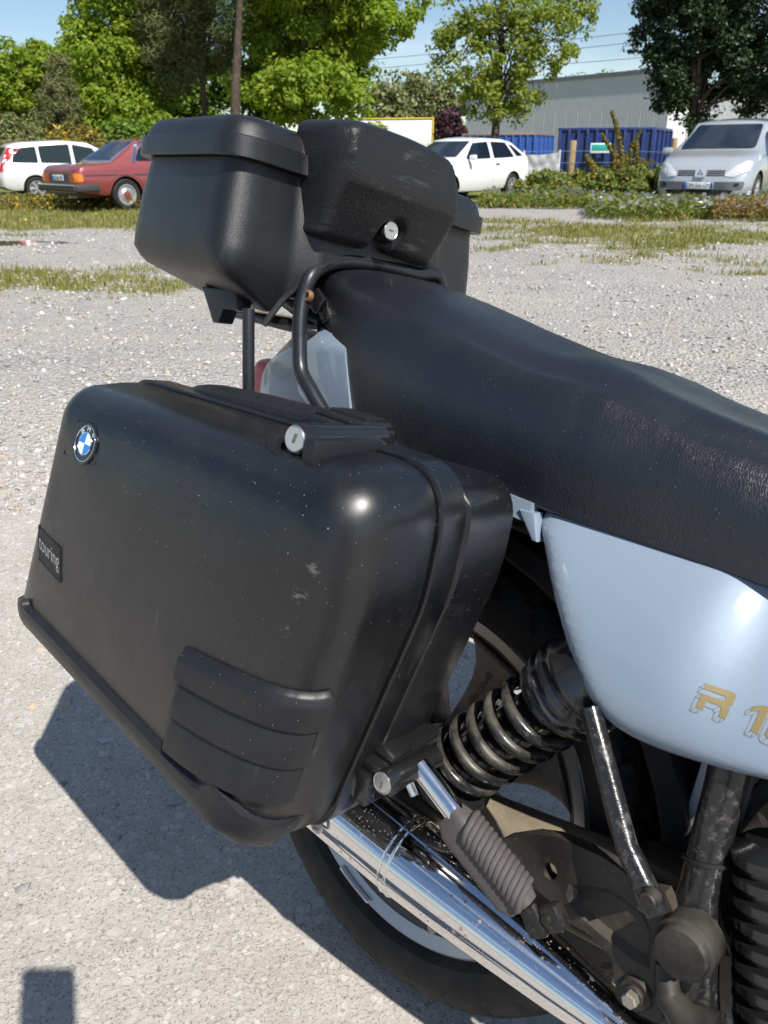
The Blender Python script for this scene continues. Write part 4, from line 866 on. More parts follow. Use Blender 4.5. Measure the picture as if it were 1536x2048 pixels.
tree('broadleaf_tree', 'shaded darker tree close behind the large leafy tree', 'tree', base_at(610, 33), trunk_line([(612, None), (612, 230), (608, 120), (615, -40)], 33), .22,
     [E_(600, 90, 120, 90, 33), E_(540, 190, 70, 60, 33), E_(680, 120, 70, 70, 33)], LM['mid'], 190, 130, .6, .095, GRP, 14)
tree('slender_tree', 'slender tree with sparse yellow green leaves in front of the grey hall', 'tree', base_at(992, 36), trunk_line([(988, None), (991, 260), (997, 190), (1002, 90), (1005, -40)], 36), .2,
     [E_(1000, -10, 75, 70, 36), E_(930, 110, 75, 75, 36), E_(1010, 110, 75, 80, 36), E_(1090, 70, 85, 85, 36), E_(1010, 195, 90, 38, 36), E_(900, 60, 35, 60, 36), E_(1150, 20, 50, 50, 36)], LM['yellow'], 230, 66, .46, .085, GRP, 40)
tree('oak_tree', 'dark green oak hanging over the silver people carrier', 'tree', base_at(1388, 23), trunk_line([(1390, None), (1386, 290), (1388, 220), (1400, 90), (1420, -60)], 23), .2,
     [E_(1400, 40, 100, 80, 23), E_(1350, 60, 80, 90, 23), E_(1350, 190, 52, 40, 23), E_(1450, 120, 90, 90, 23.5), E_(1530, 60, 90, 120, 22.5), E_(1400, -60, 140, 80, 23), E_(1540, 190, 55, 40, 23), E_(1385, 262, 26, 30, 23)], LM['dark'], 360, 150, .36, .055, GRP, 30)
for i, (u, v, ru, rv, Y, lb) in enumerate(((775, 215, 42, 50, 105, 'leftmost'), (830, 195, 50, 55, 110, 'tallest'), (885, 205, 42, 45, 112, 'rightmost'))):
    tree('distant_pine', lb + ' of the three hazy distant pines seen between the trees', 'tree', base_at(u, Y), trunk_line([(u, None), (u, 240), (u, 180)], Y), .3, [E_(u, v, ru, rv * .8, Y), E_(u - 15, v + 45, ru * .9, 30, Y), E_(u + 10, v + 70, ru, 30, Y)], LM['olive'], 80, 90, 1.5, .27, GRP, 8)
for i, (u, v, ru, lb) in enumerate(((1165, 172, 36, 'left'), (1215, 168, 24, 'right'), (1262, 172, 28, 'far right'))):
    tree('distant_tree', lb + ' of three low tree tops peeping over the grey hall roof', 'tree', base_at(u, 125), trunk_line([(u, None), (u, 220), (u, 180)], 125), .3, [E_(u, v + 14, ru, 28, 125)], LM['mid'], 30, 80, 1.5, .27, 'tree tops beyond the hall', 6)
tree('purple_tree', 'small purple leaved tree at the left end of the grey hall', 'tree', base_at(898, 58), trunk_line([(898, None), (898, 260), (898, 240)], 58), .1, [E_(898, 245, 24, 26, 58), E_(905, 268, 28, 14, 58)], LM['purple'], 60, 90, .45, .12, None, 8)
def bush(name, label, ells, mat, ncl, per, rc, ls, group=None, asp=.62, cat='bush'):
    e0 = ells[0]; root = empty(name, label, cat, group, loc=(e0[0], e0[1], 0)); ells = [(e[0] - e0[0], e[1] - e0[1], *e[2:]) for e in ells]
    P, N, CC = crown_points(ells, ncl, per, rc); P[:, 2] = np.abs(P[:, 2]) + .01; V, Fq = leaves(P, N, ls * RNG.uniform(.6, 1.35, len(P)), asp); np_mesh('foliage', V, Fq, mat, root)
    bm = bmesh.new(); rs = random.Random(len(label))
    for i in rs.sample(range(len(CC)), min(12, len(CC))): add_tube(bm, [(rs.uniform(-.2, .2), rs.uniform(-.2, .2), -.05), tuple(CC[i] * .5 + np.array([0, 0, .1])), tuple(CC[i])], [.016, .011, .005], 5)
    obj_from_bm('stems', bm, M['bark'], root); return root
for i, (u, v, ru, rv, Y, lb, mt) in enumerate(((25, 262, 60, 45, 25.5, 'olive scrub bush above the roof of the silver-white estate', 'olive'), (150, 270, 50, 35, 26, 'tawny young scrub bush behind the grey car', 'gorse'), (255, 262, 40, 34, 27, 'dark green bush close behind the roof of the red saloon', 'mid'), (330, 255, 60, 50, 28, 'green bush hidden behind the top box', 'bright'), (700, 262, 90, 42, 33, 'low green bush in front of the white trailer', 'bright'))):
    bush('shrub', lb, [E_(u, v + 20, ru, rv, Y), E_(u + 20, v + 45, ru, rv, Y)], LM[mt], 90, 100, .32, .075, 'scrub behind the parked cars', .3 if mt in ('olive', 'gorse') else .62)
for i, (u, ru, rv, Y, lb, mt) in enumerate(((1075, 42, 34, 19.6, 'bramble bush beside the rear wheel of the white hatchback', 'bramble'), (1140, 46, 30, 19.8, 'low bramble bush at the foot of the thick fence post', 'bramble'), (1200, 48, 38, 19.4, 'bramble bush left of the gorse stems', 'bramble'), (1258, 50, 42, 19.2, 'bramble bush under the gorse', 'bramble'), (1312, 42, 46, 19.0, 'tall bramble bush against the silver people carrier', 'bramble'))):
    bush('bramble_bush', lb, [E_(u, 380, ru, rv, Y), E_(u + 18, 372, ru * .8, rv * .9, Y + .6), E_(u - 10, 392, ru, rv * .6, Y - .5)], LM[mt], 80, 110, .16, .042, 'bramble hedge in front of the skips')
# gorse with upright stems
gr = empty('gorse_bush', 'yellow flowering gorse with a few tall upright stems in front of the dark blue skip', 'bush', loc=base_at(1242, 19.8)); o = Vector(gr.location); PP = []; NN = []
bm = bmesh.new()
for pts, w_ in ((((1246, 345), (1240, 290), (1232, 250), (1223, 222)), .075), (((1244, 340), (1222, 300), (1203, 266)), .055), (((1250, 330), (1266, 290), (1283, 258)), .055), (((1272, 345), (1273, 300), (1272, 282)), .07), (((1228, 345), (1229, 310), (1228, 288)), .045), (((1190, 345), (1180, 325), (1172, 312)), .09)):
    c_ = catmull([WY(u, v, 19.8) - o for u, v in pts], 10); add_tube(bm, c_, [.016 * (1 - .7 * i / (len(c_) - 1)) for i in range(len(c_))], 6)
    for i in range(1500):
        t = random.random(); p = c_[int(t * (len(c_) - 1))]; d = np.array([random.gauss(0, 1) for _ in range(3)]); d /= np.linalg.norm(d); r = w_ * random.random() ** .5 * (1.5 - .9 * t); PP.append(np.array(p) + d * r); NN.append(d)
obj_from_bm('stems', bm, M['bark'], gr)
e1 = [(x[0] - o.x, x[1] - o.y, *x[2:]) for x in (E_(1245, 345, 38, 36, 19.8), E_(1278, 345, 26, 30, 19.8), E_(1225, 365, 40, 24, 19.6))]; P, N, _c = crown_points(e1, 60, 90, .14)
V, Fq = leaves(np.concatenate([np.array(PP), P]), np.concatenate([np.array(NN), N]), .03 * RNG.uniform(.6, 1.4, len(PP) + len(P)), .35); np_mesh('foliage', V, Fq, LM['gorse'], gr)
# low undergrowth with daisies along the edge
n = 26000; U = RNG.uniform(1180, 1620, n); Yv = RNG.uniform(13.0, 18.5, n); X = np.array([WY(u, 330, y)[0] for u, y in zip(U, Yv)]); mk = fbm(X * 1.6, Yv * 1.6, 31); keep = mk + RNG.uniform(-.2, .2, n) > .44 - .03 * (Yv - 13); keep &= (Yv > 13.4 + 1.2 * fbm(X, Yv * 0, 40))
X, Yv = X[keep], Yv[keep]; Hh = RNG.uniform(.06, .28, len(X)) * (.5 + mk[keep]); P = np.stack([X, Yv, Hh], -1); V, Fq = leaves(P, RNG.normal(size=P.shape) + np.array([0, 0, .6]), .038 * RNG.uniform(.6, 1.5, len(P)), .5)
tag(np_mesh('undergrowth', V, Fq, LM['bramble']), kind='stuff')
n = 9000; U = RNG.uniform(960, 1330, n); Yv = RNG.uniform(17.0, 19.5, n); X = np.array([WY(u, 330, y)[0] for u, y in zip(U, Yv)]); P = np.stack([X, Yv, RNG.uniform(.02, .22, n)], -1); V, Fq = leaves(P, RNG.normal(size=P.shape) + np.array([0, 0, .6]), .04 * RNG.uniform(.6, 1.5, n), .5); tag(np_mesh('undergrowth', V, Fq, LM['bramble']), kind='stuff')
n = 4200; U = RNG.uniform(-120, 300, n); Yv = RNG.uniform(17.6, 20.5, n); X = np.array([WY(u, 330, y)[0] for u, y in zip(U, Yv)]); P = np.stack([X, Yv, RNG.uniform(.02, .25, n)], -1); V, Fq = leaves(P, RNG.normal(size=P.shape) + np.array([0, 0, .6]), .045 * RNG.uniform(.6, 1.5, n), .4); tag(np_mesh('undergrowth', V, Fq, LM['gorse']), kind='stuff')
for lb, (u0, u1, y0, y1, n, dz) in (('dock', (1440, 1620, 13.4, 15.6, 2600, .32)),): 
    U = RNG.uniform(u0, u1, n); Yv = RNG.uniform(y0, y1, n); X = np.array([WY(u, 330, y)[0] for u, y in zip(U, Yv)]); P = np.stack([X, Yv, RNG.uniform(.08, dz, n)], -1); V, Fq = leaves(P, RNG.normal(size=P.shape), .03 * RNG.uniform(.6, 1.5, n), .5); tag(np_mesh('dock_weeds', V, Fq, LM['rusty']), kind='stuff')
def daisies(nm, X, Yv, Z, r, mat, mat2):
    n = len(X); k = 8; t = np.arange(k) * 2 * np.pi / k; tl = RNG.normal(size=(n, 2)) * .35
    ring = np.stack([np.cos(t), np.sin(t)], -1)[None] * (r * RNG.uniform(.7, 1.2, n))[:, None, None]
    zz = Z[:, None] + ring[..., 0] * tl[:, :1] + ring[..., 1] * tl[:, 1:] - ring[..., 1] * .5
    V = np.concatenate([np.stack([X, Yv, Z + .004], -1)[:, None], np.stack([X[:, None] + ring[..., 0], Yv[:, None] + ring[..., 1], zz], -1)], 1)
    q = np.arange(n)[:, None] * (k + 1); Fq = np.concatenate([q + np.array([[0, 1 + i, 1 + (i + 1) % k]]) for i in range(k)], 0); tag(np_mesh(nm, V, Fq, mat), kind='stuff')
n = 900; U = np.concatenate([RNG.uniform(1190, 1600, 760), RNG.uniform(960, 1180, 140)]); Yv = np.concatenate([RNG.uniform(13.4, 16.4, 760), RNG.uniform(17.2, 18.6, 140)]); X = np.array([WY(u, 330, y)[0] for u, y in zip(U, Yv)])
kp = fbm(X * 2.2, Yv * 2.2, 77) > .45; X, Yv = X[kp], Yv[kp]
daisies('daisies', X, Yv, RNG.uniform(.2, .36, len(X)), .036, M['white_film'], None)
X = RNG.uniform(-6.2, -3.0, 60); Yv = RNG.uniform(13.6, 16.5, 60); daisies('buttercups', X, Yv, RNG.uniform(.05, .13, 60), .022, simple('yellow petals', (.75, .55, .02), .5), None)
# ------------------------------------------------------------------ the motorcycle (all parts in the motorcycle's own frame, x forward, y left, z up)
bike = empty('motorcycle', 'pale ice-blue touring motorcycle with black luggage boxes and long black seat', 'motorcycle')
_t = np.array([0, 0, CAM_H]) - W_ @ CB
bike.matrix_world = Matrix(((*W_[0], _t[0]), (*W_[1], _t[1]), (*W_[2], _t[2]), (0, 0, 0, 1)))
AX = Vector((0, 0, 0.32))
def part(name, bm, mat, parent=bike, smooth=35): return obj_from_bm(name, bm, mat, parent, smooth)

# --- rear wheel
bm = bmesh.new()
prof = [(.243, -.042), (.243, -.038), (.230, -.034), (.222, -.015), (.222, .015), (.230, .034), (.243, .038), (.243, .042), (.238, .0435), (.222, .036), (.208, .022), (.204, 0), (.208, -.022), (.222, -.036), (.238, -.0435), (.243, -.042)]
add_lathe(bm, prof, AX, (0, 1, 0), 96, caps=False)
hw = [(.045, .024), (.08, .0175), (.13, .018), (.16, .0215), (.18, .029), (.195, .041), (.206, .058)]
for k in range(9):
    an = R_(30.3 + 40.6 * k) if k < 3 else R_(30.3 + 40.6 * 2 + (360 - 81.2) / 7 * (k - 2))
    ca, sa = math.cos(an), math.sin(an)
    poly = [(r, w) for r, w in hw] + [(r, -w) for r, w in reversed(hw)]
    prism(bm, poly, lambda u, v, d, ca=ca, sa=sa: AX + Vector((u * ca - v * sa, d, u * sa + v * ca)), -.028, .014, 0.004, 2)
add_lathe(bm, [(0, -.05), (.05, -.05), (.062, -.044), (.066, -.03), (.066, .03), (.05, .05), (0, .05)], AX, (0, 1, 0), 48, caps=False)
wheel = part('rear_wheel', bm, M['wheel'])
bm = bmesh.new()
add_lathe(bm, [(.2455, -.0425), (.2455, -.0395), (.2395, -.0455), (.2225, -.0385), (.2215, -.0365), (.238, -.0435), (.2455, -.0425)], AX, (0, 1, 0), 96, caps=False)
part('rim_edge', bm, M['rim'], wheel)
_w = B(725, 1745, -.046); WEIGHT_AN = math.degrees(math.atan2(_w.z - .32, _w.x)) - 5.5
bm = bmesh.new()
NTY = 360; half = [(.2405, .036), (.2440, .0455), (.252, .0545), (.268, .0605), (.284, .0615), (.296, .0575), (.3035, .0530), (.3095, .0465), (.3145, .037), (.3185, .025), (.3205, .0135), (.321, .006), (.3205, 0.0)]
fullp = [(r, -y) for r, y in half] + [(r, y) for r, y in reversed(half[:-1])]
rings = []
for k in range(NTY):
    t = 2 * math.pi * k / NTY; ring = []
    for r, y in fullp:
        ay = abs(y); rr = r
        if .0125 < ay < .0605 and r > .282:
            ph = (k + int((ay - .0125) * 420) + (6 if y > 0 else 0)) % 12
            if ph in (0, 1): rr -= 0.009
        if ay == 0.006: rr -= 0.0
        if ay < .0001: rr -= 0.005
        ring.append(bm.verts.new(AX + Vector((rr * math.cos(t), y, rr * math.sin(t)))))
    rings.append(ring)
for k in range(NTY):
    A, Bq = rings[k], rings[(k + 1) % NTY]
    for j in range(len(fullp) - 1): bm.faces.new((A[j], A[j + 1], Bq[j + 1], Bq[j]))
bmesh.ops.recalc_face_normals(bm, faces=bm.faces)
tyre_o = part('tyre', bm, M['tyre'], wheel, 24)
def wheel_text(name, s, an, r, hgt, wid, y, mat, par, flip=False):
    bm = bmesh.new(); an = R_(an); u0 = Vector((math.cos(an), 0, math.sin(an))); v0 = Vector((-u0.z, 0, u0.x))
    if flip: u0 = -u0; v0 = -v0
    o = AX + Vector((math.cos(an), 0, math.sin(an))) * r - u0 * wid / 2 - v0 * hgt / 2
    add_text(bm, s, lambda u, v, d: o + u0 * u + v0 * v + Vector((0, y - d, 0)), wid, hgt)
    return part(name, bm, mat, par, 0)
M['letter_dark'] = simple('moulded lettering', (0.06, 0.05, 0.04), 0.6)
wheel_text('moulded_lettering', 'MTH 2.50x18E', 71.5, .155, .009, .055, -.0287, M['letter_dark'], wheel)
wheel_text('moulded_lettering', 'Reg.Design', 30.3, .155, .010, .046, -.0287, M['letter_dark'], wheel, True)
bm = bmesh.new()
for k in range(9):
    an = R_(WEIGHT_AN + k * 1.35); d = Vector((math.cos(an), 0, math.sin(an)))
    add_box(bm, AX + d * .234 + Vector((0, -.0475, 0)), (.004, .008, .020), Matrix.Rotation(-an, 3, 'Y'), .001, 1)
part('balance_weight', bm, M['white_film'], wheel)

# --- mudguard over the wheel, inner plastics
bm = bmesh.new(); ang = [R_(a_) for a_ in range(-6, 176, 7)]
o_ = [[AX + Vector((r * math.cos(t), y, r * math.sin(t))) for r, y in ((.352, -.088), (.372, -.08), (.378, 0), (.372, .08), (.352, .088), (.346, .083), (.366, .075), (.371, 0), (.366, -.075), (.346, -.083))] for t in ang]
add_loft(bm, o_); bmesh.ops.recalc_face_normals(bm, faces=bm.faces); part('rear_mudguard', bm, M['void_black'])
bm = bmesh.new(); add_box(bm, (.27, .03, .64), (.12, .15, .22), None, .012); add_box(bm, (.20, .0, .728), (.50, .10, .02), None, .004)
part('battery_box', bm, M['void_black'])
bm = bmesh.new(); add_box(bm, (.47, .02, .47), (.2, .2, .36), None, .03); add_lathe(bm, [(0, 0), (.07, 0), (.085, .02), (.085, .2), (.06, .24)], (.50, -.02, .36), (1, 0, .05), 32)
part('gearbox', bm, M['frame'])
bm = bmesh.new(); b_0 = B(1384, 1528, -.07); b_1 = B(1372, 1656, -.07)
add_box(bm, ((b_0.x + b_1.x) / 2 + .085, .0, (b_0.z + b_1.z) / 2 + .02), (.17, .14, b_0.z - b_1.z + .04), None, .006); part('battery', bm, simple('milky battery case', (.55, .55, .6), .5))
for u0_, v0_, u1_, v1_, yy, r_b in ((1545, 1700, 1552, 2080, -.16, .034),):
    bm = bmesh.new(); c0_ = B(u0_, v0_, yy); c1_ = B(u1_, v1_, yy); L_b = (c1_ - c0_).length; pf = [(.02, -.01)]
    for k in range(9): pf += [(r_b, L_b * k / 9), (r_b, L_b * (k + .45) / 9), (r_b * .8, L_b * (k + .6) / 9), (r_b * .8, L_b * (k + .9) / 9)]
    add_lathe(bm, pf, c0_, c1_ - c0_, 40); part('rubber_boot', bm, M['gloss_black'])
for q in range(2):
    bm = bmesh.new(); pf = []
    for k in range(8): pf += [(.062 - .002 * k, k * .012), (.052 - .002 * k, k * .012 + .006)]
    add_lathe(bm, pf, (.50 + .05 * q, -.135 - .01 * q, .33 + .1 * q), (.25, -.1, 1.0), 32); part('rubber_boot', bm, M['gloss_black'])

# --- swing arm and final drive
bm = bmesh.new()
add_tube(bm, [(0.02, -.095, .324), (.12, -.092, .344), (.30, -.090, .380), (.375, -.09, .395)], [.04, .036, .038, .04], 24)
add_tube(bm, [(0.05, -.118, .30), (.20, -.128, .325), (.34, -.13, .35)], [.018, .014, .014], 12)
swing = part('swing_arm', bm, M['drive'])
bm = bmesh.new()
add_lathe(bm, [(0, -.165), (.03, -.165), (.045, -.158), (.05, -.15), (.082, -.142), (.094, -.128), (.098, -.1), (.09, -.065), (.07, -.055), (0, -.055)], AX + Vector((-.005, 0, 0)), (0, 1, 0), 48, caps=False)
for k in range(8):
    t = 2 * math.pi * k / 8; add_lathe(bm, [(0, 0), (.006, 0), (.006, .007), (0, .007)], AX + Vector((-.005 + .072 * math.cos(t), -.143, .072 * math.sin(t))), (0, -1, 0), 8, caps=False)
part('final_drive', bm, M['drive'])
# torque link
bm = bmesh.new(); add_tube(bm, [B(795, 1590, -.15), B(910, 1668, -.15), B(1000, 1720, -.15)], .009, 10); add_tube(bm, [B(830, 1640, -.145), B(900, 1678, -.145), B(1000, 1745, -.145)], .012, 10)
part('brake_link', bm, M['drive'])

# --- shock absorber
S0 = B(905, 1538, -.15); S1 = B(1185, 1352, -.15); sd = (S1 - S0).normalized()
bm = bmesh.new(); L_ = (S1 - S0).length
add_lathe(bm, [(0, -.05), (.017, -.05), (.017, -.02), (.03, -.012), (.0505, -.008), (.0515, .0), (.0505, .006), (.044, .008), (.026, .012), (.026, L_), (0, L_)], S0, sd, 40, caps=False)
shock = part('shock_absorber', bm, M['gloss_black'])
bm = bmesh.new(); sx, sy, _ = frame_dir(sd); pts = []
turns = 6.4; pit = .0283
for k in range(int(turns * 30) + 1):
    t = k / 30; pts.append(S0 + sd * (.014 + pit * t) + (sx * math.cos(2 * math.pi * t) + sy * math.sin(2 * math.pi * t)) * .0385)
add_tube(bm, pts, .0066, 12); part('coil_spring', bm, M['spring'], shock, 60)
bm = bmesh.new(); base = .178
add_lathe(bm, [(.034, base - .008), (.045, base - .003), (.049, base), (.0505, base + .005), (.0465, base + .009), (.0465, base + .012), (.0515, base + .016), (.0515, base + .021), (.0475, base + .025), (.0475, base + .028), (.052, base + .032), (.052, base + .037), (.048, base + .041), (.049, base + .06), (.03, base + .10)], S0, sd, 48)
part('dust_cover', bm, M['gloss_black'], shock, 50)
bm = bmesh.new(); add_lathe(bm, [(.036, -.02), (.049, -.014), (.0535, -.004), (.0535, .004), (.047, .007), (.03, .007)], S0, sd, 48); part('spring_seat', bm, M['rubber'], shock)

# --- silencer
A0 = Vector((-.46, -.205, .356)); A1 = Vector((.105, -.197, .331)); A2 = Vector((.365, -.186, .313)); A3 = Vector((.62, -.185, .29))
bm = bmesh.new()
path = [A0 + (A1 - A0) * t for t in (0, .02, .25, .5, .75, 1)] + [A1 + (A2 - A1) * t for t in (.02, .25, .5, .75, 1)]
rr = [.026, .042, .045, .0455, .0455, .045, .0445, .0415, .037, .0315, .0245]
add_tube(bm, path, rr, 48); muff = part('silencer', bm, M['chrome'], smooth=50)
bm = bmesh.new()
d_ = (A2 - A1).normalized()
for off in (-.004, .004): add_tube(bm, [A1 + d_ * off + Vector((math.cos(t) * 0, math.cos(t), math.sin(t))) * .0447 for t in [2 * math.pi * k / 48 for k in range(48)]], .0017, 8, closed=True)
part('seam_bead', bm, M['chrome_clean'], muff)
bm = bmesh.new(); add_tube(bm, [A2 - d_ * .002, A2 + d_ * .02, A2 + (A3 - A2) * .5, A3], [.0245, .0245, .019, .019], 32); part('exhaust_pipe', bm, M['chrome_clean'], muff)
bm = bmesh.new(); p_ = A1 + Vector((.06, -.01, -.04)); add_lathe(bm, [(0, 0), (.006, 0), (.006, .01), (0, .01)], p_, (0, -1, 0), 10, caps=False)
# hanger ring seen below the case
rc = B(634, 1652, -.25); add_tube(bm, [rc + Vector((math.cos(t), 0, math.sin(t))) * .007 for t in [2 * math.pi * k / 20 for k in range(20)]], .0022, 8, closed=True); part('hanger_ring', bm, M['bolt'], muff)

# --- footrest bracket plate
def flat_plate(name, outer, recess, hole, y0, depth, th, mat, parent=bike):
    """pressed steel plate: outline, pressed-in panel, round hole; coordinates (x, z)"""
    bm = bmesh.new()
    hl = [(hole[0] + hole[2] * math.cos(2 * math.pi * k / 16), hole[1] + hole[2] * 1.15 * math.sin(2 * math.pi * k / 16)) for k in range(16)]
    fl = inset(recess, .007 if sum(recess[i][0] * recess[(i + 1) % len(recess)][1] - recess[(i + 1) % len(recess)][0] * recess[i][1] for i in range(len(recess))) else .007)
    loops = [[Vector((p[0], p[1], 0)) for p in L] for L in (outer, recess, hl)]
    flat = [p for L in loops for p in L]
    top = [bm.verts.new((p.x, y0, p.y)) for p in flat]
    for tri in tessellate_polygon(loops): bm.faces.new([top[i] for i in tri])
    no, nr = len(outer), len(recess)
    F = [bm.verts.new((p[0], y0 + depth, p[1])) for p in fl]
    for k in range(nr): bm.faces.new((top[no + k], top[no + (k + 1) % nr], F[(k + 1) % nr], F[k]))
    bm.faces.new(F)
    bo = [bm.verts.new((p[0], y0 + th, p[1])) for p in outer]
    for k in range(no): bm.faces.new((top[k], top[(k + 1) % no], bo[(k + 1) % no], bo[k]))
    hb = [bm.verts.new((p[0], y0 + th, p[1])) for p in hl]
    for k in range(16): bm.faces.new((top[no + nr + k], top[no + nr + (k + 1) % 16], hb[(k + 1) % 16], hb[k]))
    bmesh.ops.recalc_face_normals(bm, faces=bm.faces)
    return part(name, bm, mat, parent, 30)
YP = -.205
def q(px): return [tuple((lambda p: (p.x, p.z))(B(u, v, YP))) for u, v in px]
outer = q([(985, 1690), (1012, 1676), (1070, 1668), (1112, 1674), (1152, 1690), (1200, 1712), (1244, 1740), (1270, 1775), (1330, 1785), (1350, 1830), (1345, 1900), (1330, 1960), (1326, 2010), (1322, 2046), (1310, 2046), (1270, 2024), (1244, 2010), (1231, 1994), (1230, 1960), (1223, 1916), (1180, 1870), (1126, 1838), (1098, 1800), (1040, 1755)])
recess = q([(1138, 1768), (1170, 1770), (1216, 1778), (1246, 1796), (1290, 1830), (1310, 1880), (1300, 1940), (1262, 1918), (1222, 1886), (1176, 1848), (1142, 1816), (1132, 1790)])
hc = B(1100, 1743, YP)
plate_o = flat_plate('footrest_plate', outer, recess, (hc.x, hc.z, .0075), YP, .006, .014, M['plate'])
bm = bmesh.new(); eb = B(1272, 1985, YP)
add_lathe(bm, [(0, -.004), (.0135, -.004), (.016, 0), (.016, .01), (0, .01)], (eb.x, YP, eb.z), (0, 1, 0), 28, caps=False)
add_lathe(bm, [(.0092, 0), (.0092, -.003), (.0082, -.004)], (eb.x, YP - .004, eb.z), (0, 1, 0), 24)
part('mounting_boss', bm, M['plate'], plate_o)
bm = bmesh.new(); add_lathe(bm, [(.0072, 0), (.0072, .007), (.0062, .0085), (0, .0085)], (eb.x, YP - .008, eb.z), (0, -1, 0), 6, caps=False); part('bolt', bm, M['bolt'], plate_o, 20)

# --- stay tube, frame tubes, pivot cap
bm = bmesh.new(); T0 = B(1180, 1415, -.20); T1 = B(1252, 1690, -.222); T2 = B(1300, 1795, -.226)
add_tube(bm, [T0, T0.lerp(T1, .5), T1, T1.lerp(T2, .45), T2, T2 + (T2 - T1) * .25], [.0098, .0100, .0100, .0105, .0115, .0095], 20)
stay = part('stay_tube', bm, M['tube'])
bm = bmesh.new(); bb = B(1300, 1797, -.242); add_lathe(bm, [(0, -.004), (.0088, -.004), (.0088, 0), (.0074, .001), (.0074, .006), (.0063, .0075), (0, .0075)], bb, (0, -1, 0), 20, caps=False); part('bolt', bm, M['frame'], stay)
bm = bmesh.new()
F0 = B(1478, 1440, -.165); F1 = B(1448, 1580, -.17); F2 = B(1398, 1775, -.178); F3 = B(1380, 1880, -.178); F4 = B(1395, 2060, -.175)
add_tube(bm, [F0, F1, F2, F3, F3.lerp(F4, .5), F4], [.0165, .0165, .0172, .0245, .021, .020], 28)
frame_o = part('frame_tube', bm, M['tube'])
bm = bmesh.new()
cp = B(1362, 1905, -.222); add_lathe(bm, [(.0262, .03), (.0258, .005), (.0232, .003), (.0228, -.002), (.0210, -.005), (.012, -.0068), (0, -.0072)], cp, (0, 1, 0), 44, caps=False); part('pivot_cap', bm, M['frame'], frame_o)
bm = bmesh.new(); tn = (F2 - F1).normalized(); tc_ = F1.lerp(F2, .72); x_, y_, z_ = frame_dir(tn)
add_tube(bm, [tc_ + (x_ * math.cos(t) + y_ * math.sin(t)) * .018 + z_ * .005 * math.cos(t + 1) for t in [2 * math.pi * k / 32 for k in range(32)]], .0019, 6, closed=True); part('cable_tie', bm, M['matte_black'], frame_o)
bm = bmesh.new(); add_tube(bm, catmull([B(1500, 1540, -.15), B(1470, 1640, -.153), B(1436, 1740, -.155), B(1440, 1830, -.15), B(1470, 1900, -.14)], 6), .006, 10)
add_tube(bm, catmull([B(1540, 1570, -.12), B(1490, 1620, -.12), B(1450, 1700, -.13), B(1455, 1900, -.12)], 6), .009, 10); part('cable', bm, M['rubber'], frame_o)
bm = bmesh.new(); add_tube(bm, [B(1330, 1925, -.2), B(1335, 1990, -.205), B(1370, 2040, -.21), B(1440, 2070, -.21)], [.009, .012, .015, .018], 14); add_box(bm, B(1352, 1985, -.19), (.036, .016, .07), None, .005)
part('pivot_casting', bm, M['frame'])
bm = bmesh.new(); add_tube(bm, catmull([B(1540, 1660, -.1), B(1470, 1700, -.11), B(1430, 1760, -.12), B(1300, 1720, -.1)], 6), .017, 14); add_tube(bm, [B(1536, 1580, -.05), B(1390, 1720, -.05), B(1240, 1720, -.05)], .02, 14)
part('frame_tube', bm, M['frame'])

# --- pillion footrest, folded up
bm = bmesh.new(); K0 = B(838, 1530, -.262); K1 = B(915, 1632, -.259); K2 = B(1075, 1835, -.245)
kd = (K2 - K1).normalized()
add_tube(bm, [K0, K1, K1 + kd * .03], .0108, 20); peg = part('footrest_rod', bm, M['chrome_clean'])
bm = bmesh.new(); kx = -Vector((kd.z, 0, -kd.x)).normalized(); ky = kd.cross(kx).normalized()
if ky.y > 0: ky = -ky
# slab of rubber with one rounded edge
Lp = (K2 - K1).length * .93; N_ = 26
rings = []
sec = roundpoly([(-.027, -.013), (.013, -.013), (.013, .013), (-.027, .013)], .010, 5)
for i in range(N_ + 1):
    t = i / N_; e = min(t, 1 - t) * Lp; s = .75 + .25 * min(1, e / .012)
    rings.append([K1 + kd * (Lp * t - .006) + kx * (p.x * s) + ky * (p.y * s) for p in sec])
add_loft(bm, rings)
bmesh.ops.recalc_face_normals(bm, faces=bm.faces); prub = part('footrest_rubber', bm, M['peg'], peg)
for i in range(13):
    bm = bmesh.new(); c0 = K1 + kd * (.012 + (Lp - .03) * i / 12)
    pth = [c0 + kx * a_ + ky * b_ + kd * c_ for a_, b_, c_ in ((-.003, .0120, .010), (.003, .0150, .007), (.010, .0145, .003), (.0158, .008, .0), (.0168, .0, -.002), (.0150, -.009, -.002))]
    add_tube(bm, catmull(pth, 4), [.0020] + [.0034] * 18 + [.0034, .0025], 10); part('rib', bm, M['peg'], peg)
bm = bmesh.new(); kb = B(1092, 1838, -.24)
add_box(bm, kb + Vector((.002, .006, 0)), (.028, .018, .024), Matrix.Rotation(R_(-42), 3, 'Y'), .004); add_box(bm, kb + Vector((-.010, -.003, -.008)), (.018, .007, .03), Matrix.Rotation(R_(-42), 3, 'Y'), .002)
add_lathe(bm, [(0, 0), (.0055, 0), (.005, .002), (0, .002)], kb + Vector((.002, -.0034, .002)), (0, -1, 0), 18, caps=False)
part('footrest_hinge', bm, M['frame'], peg)

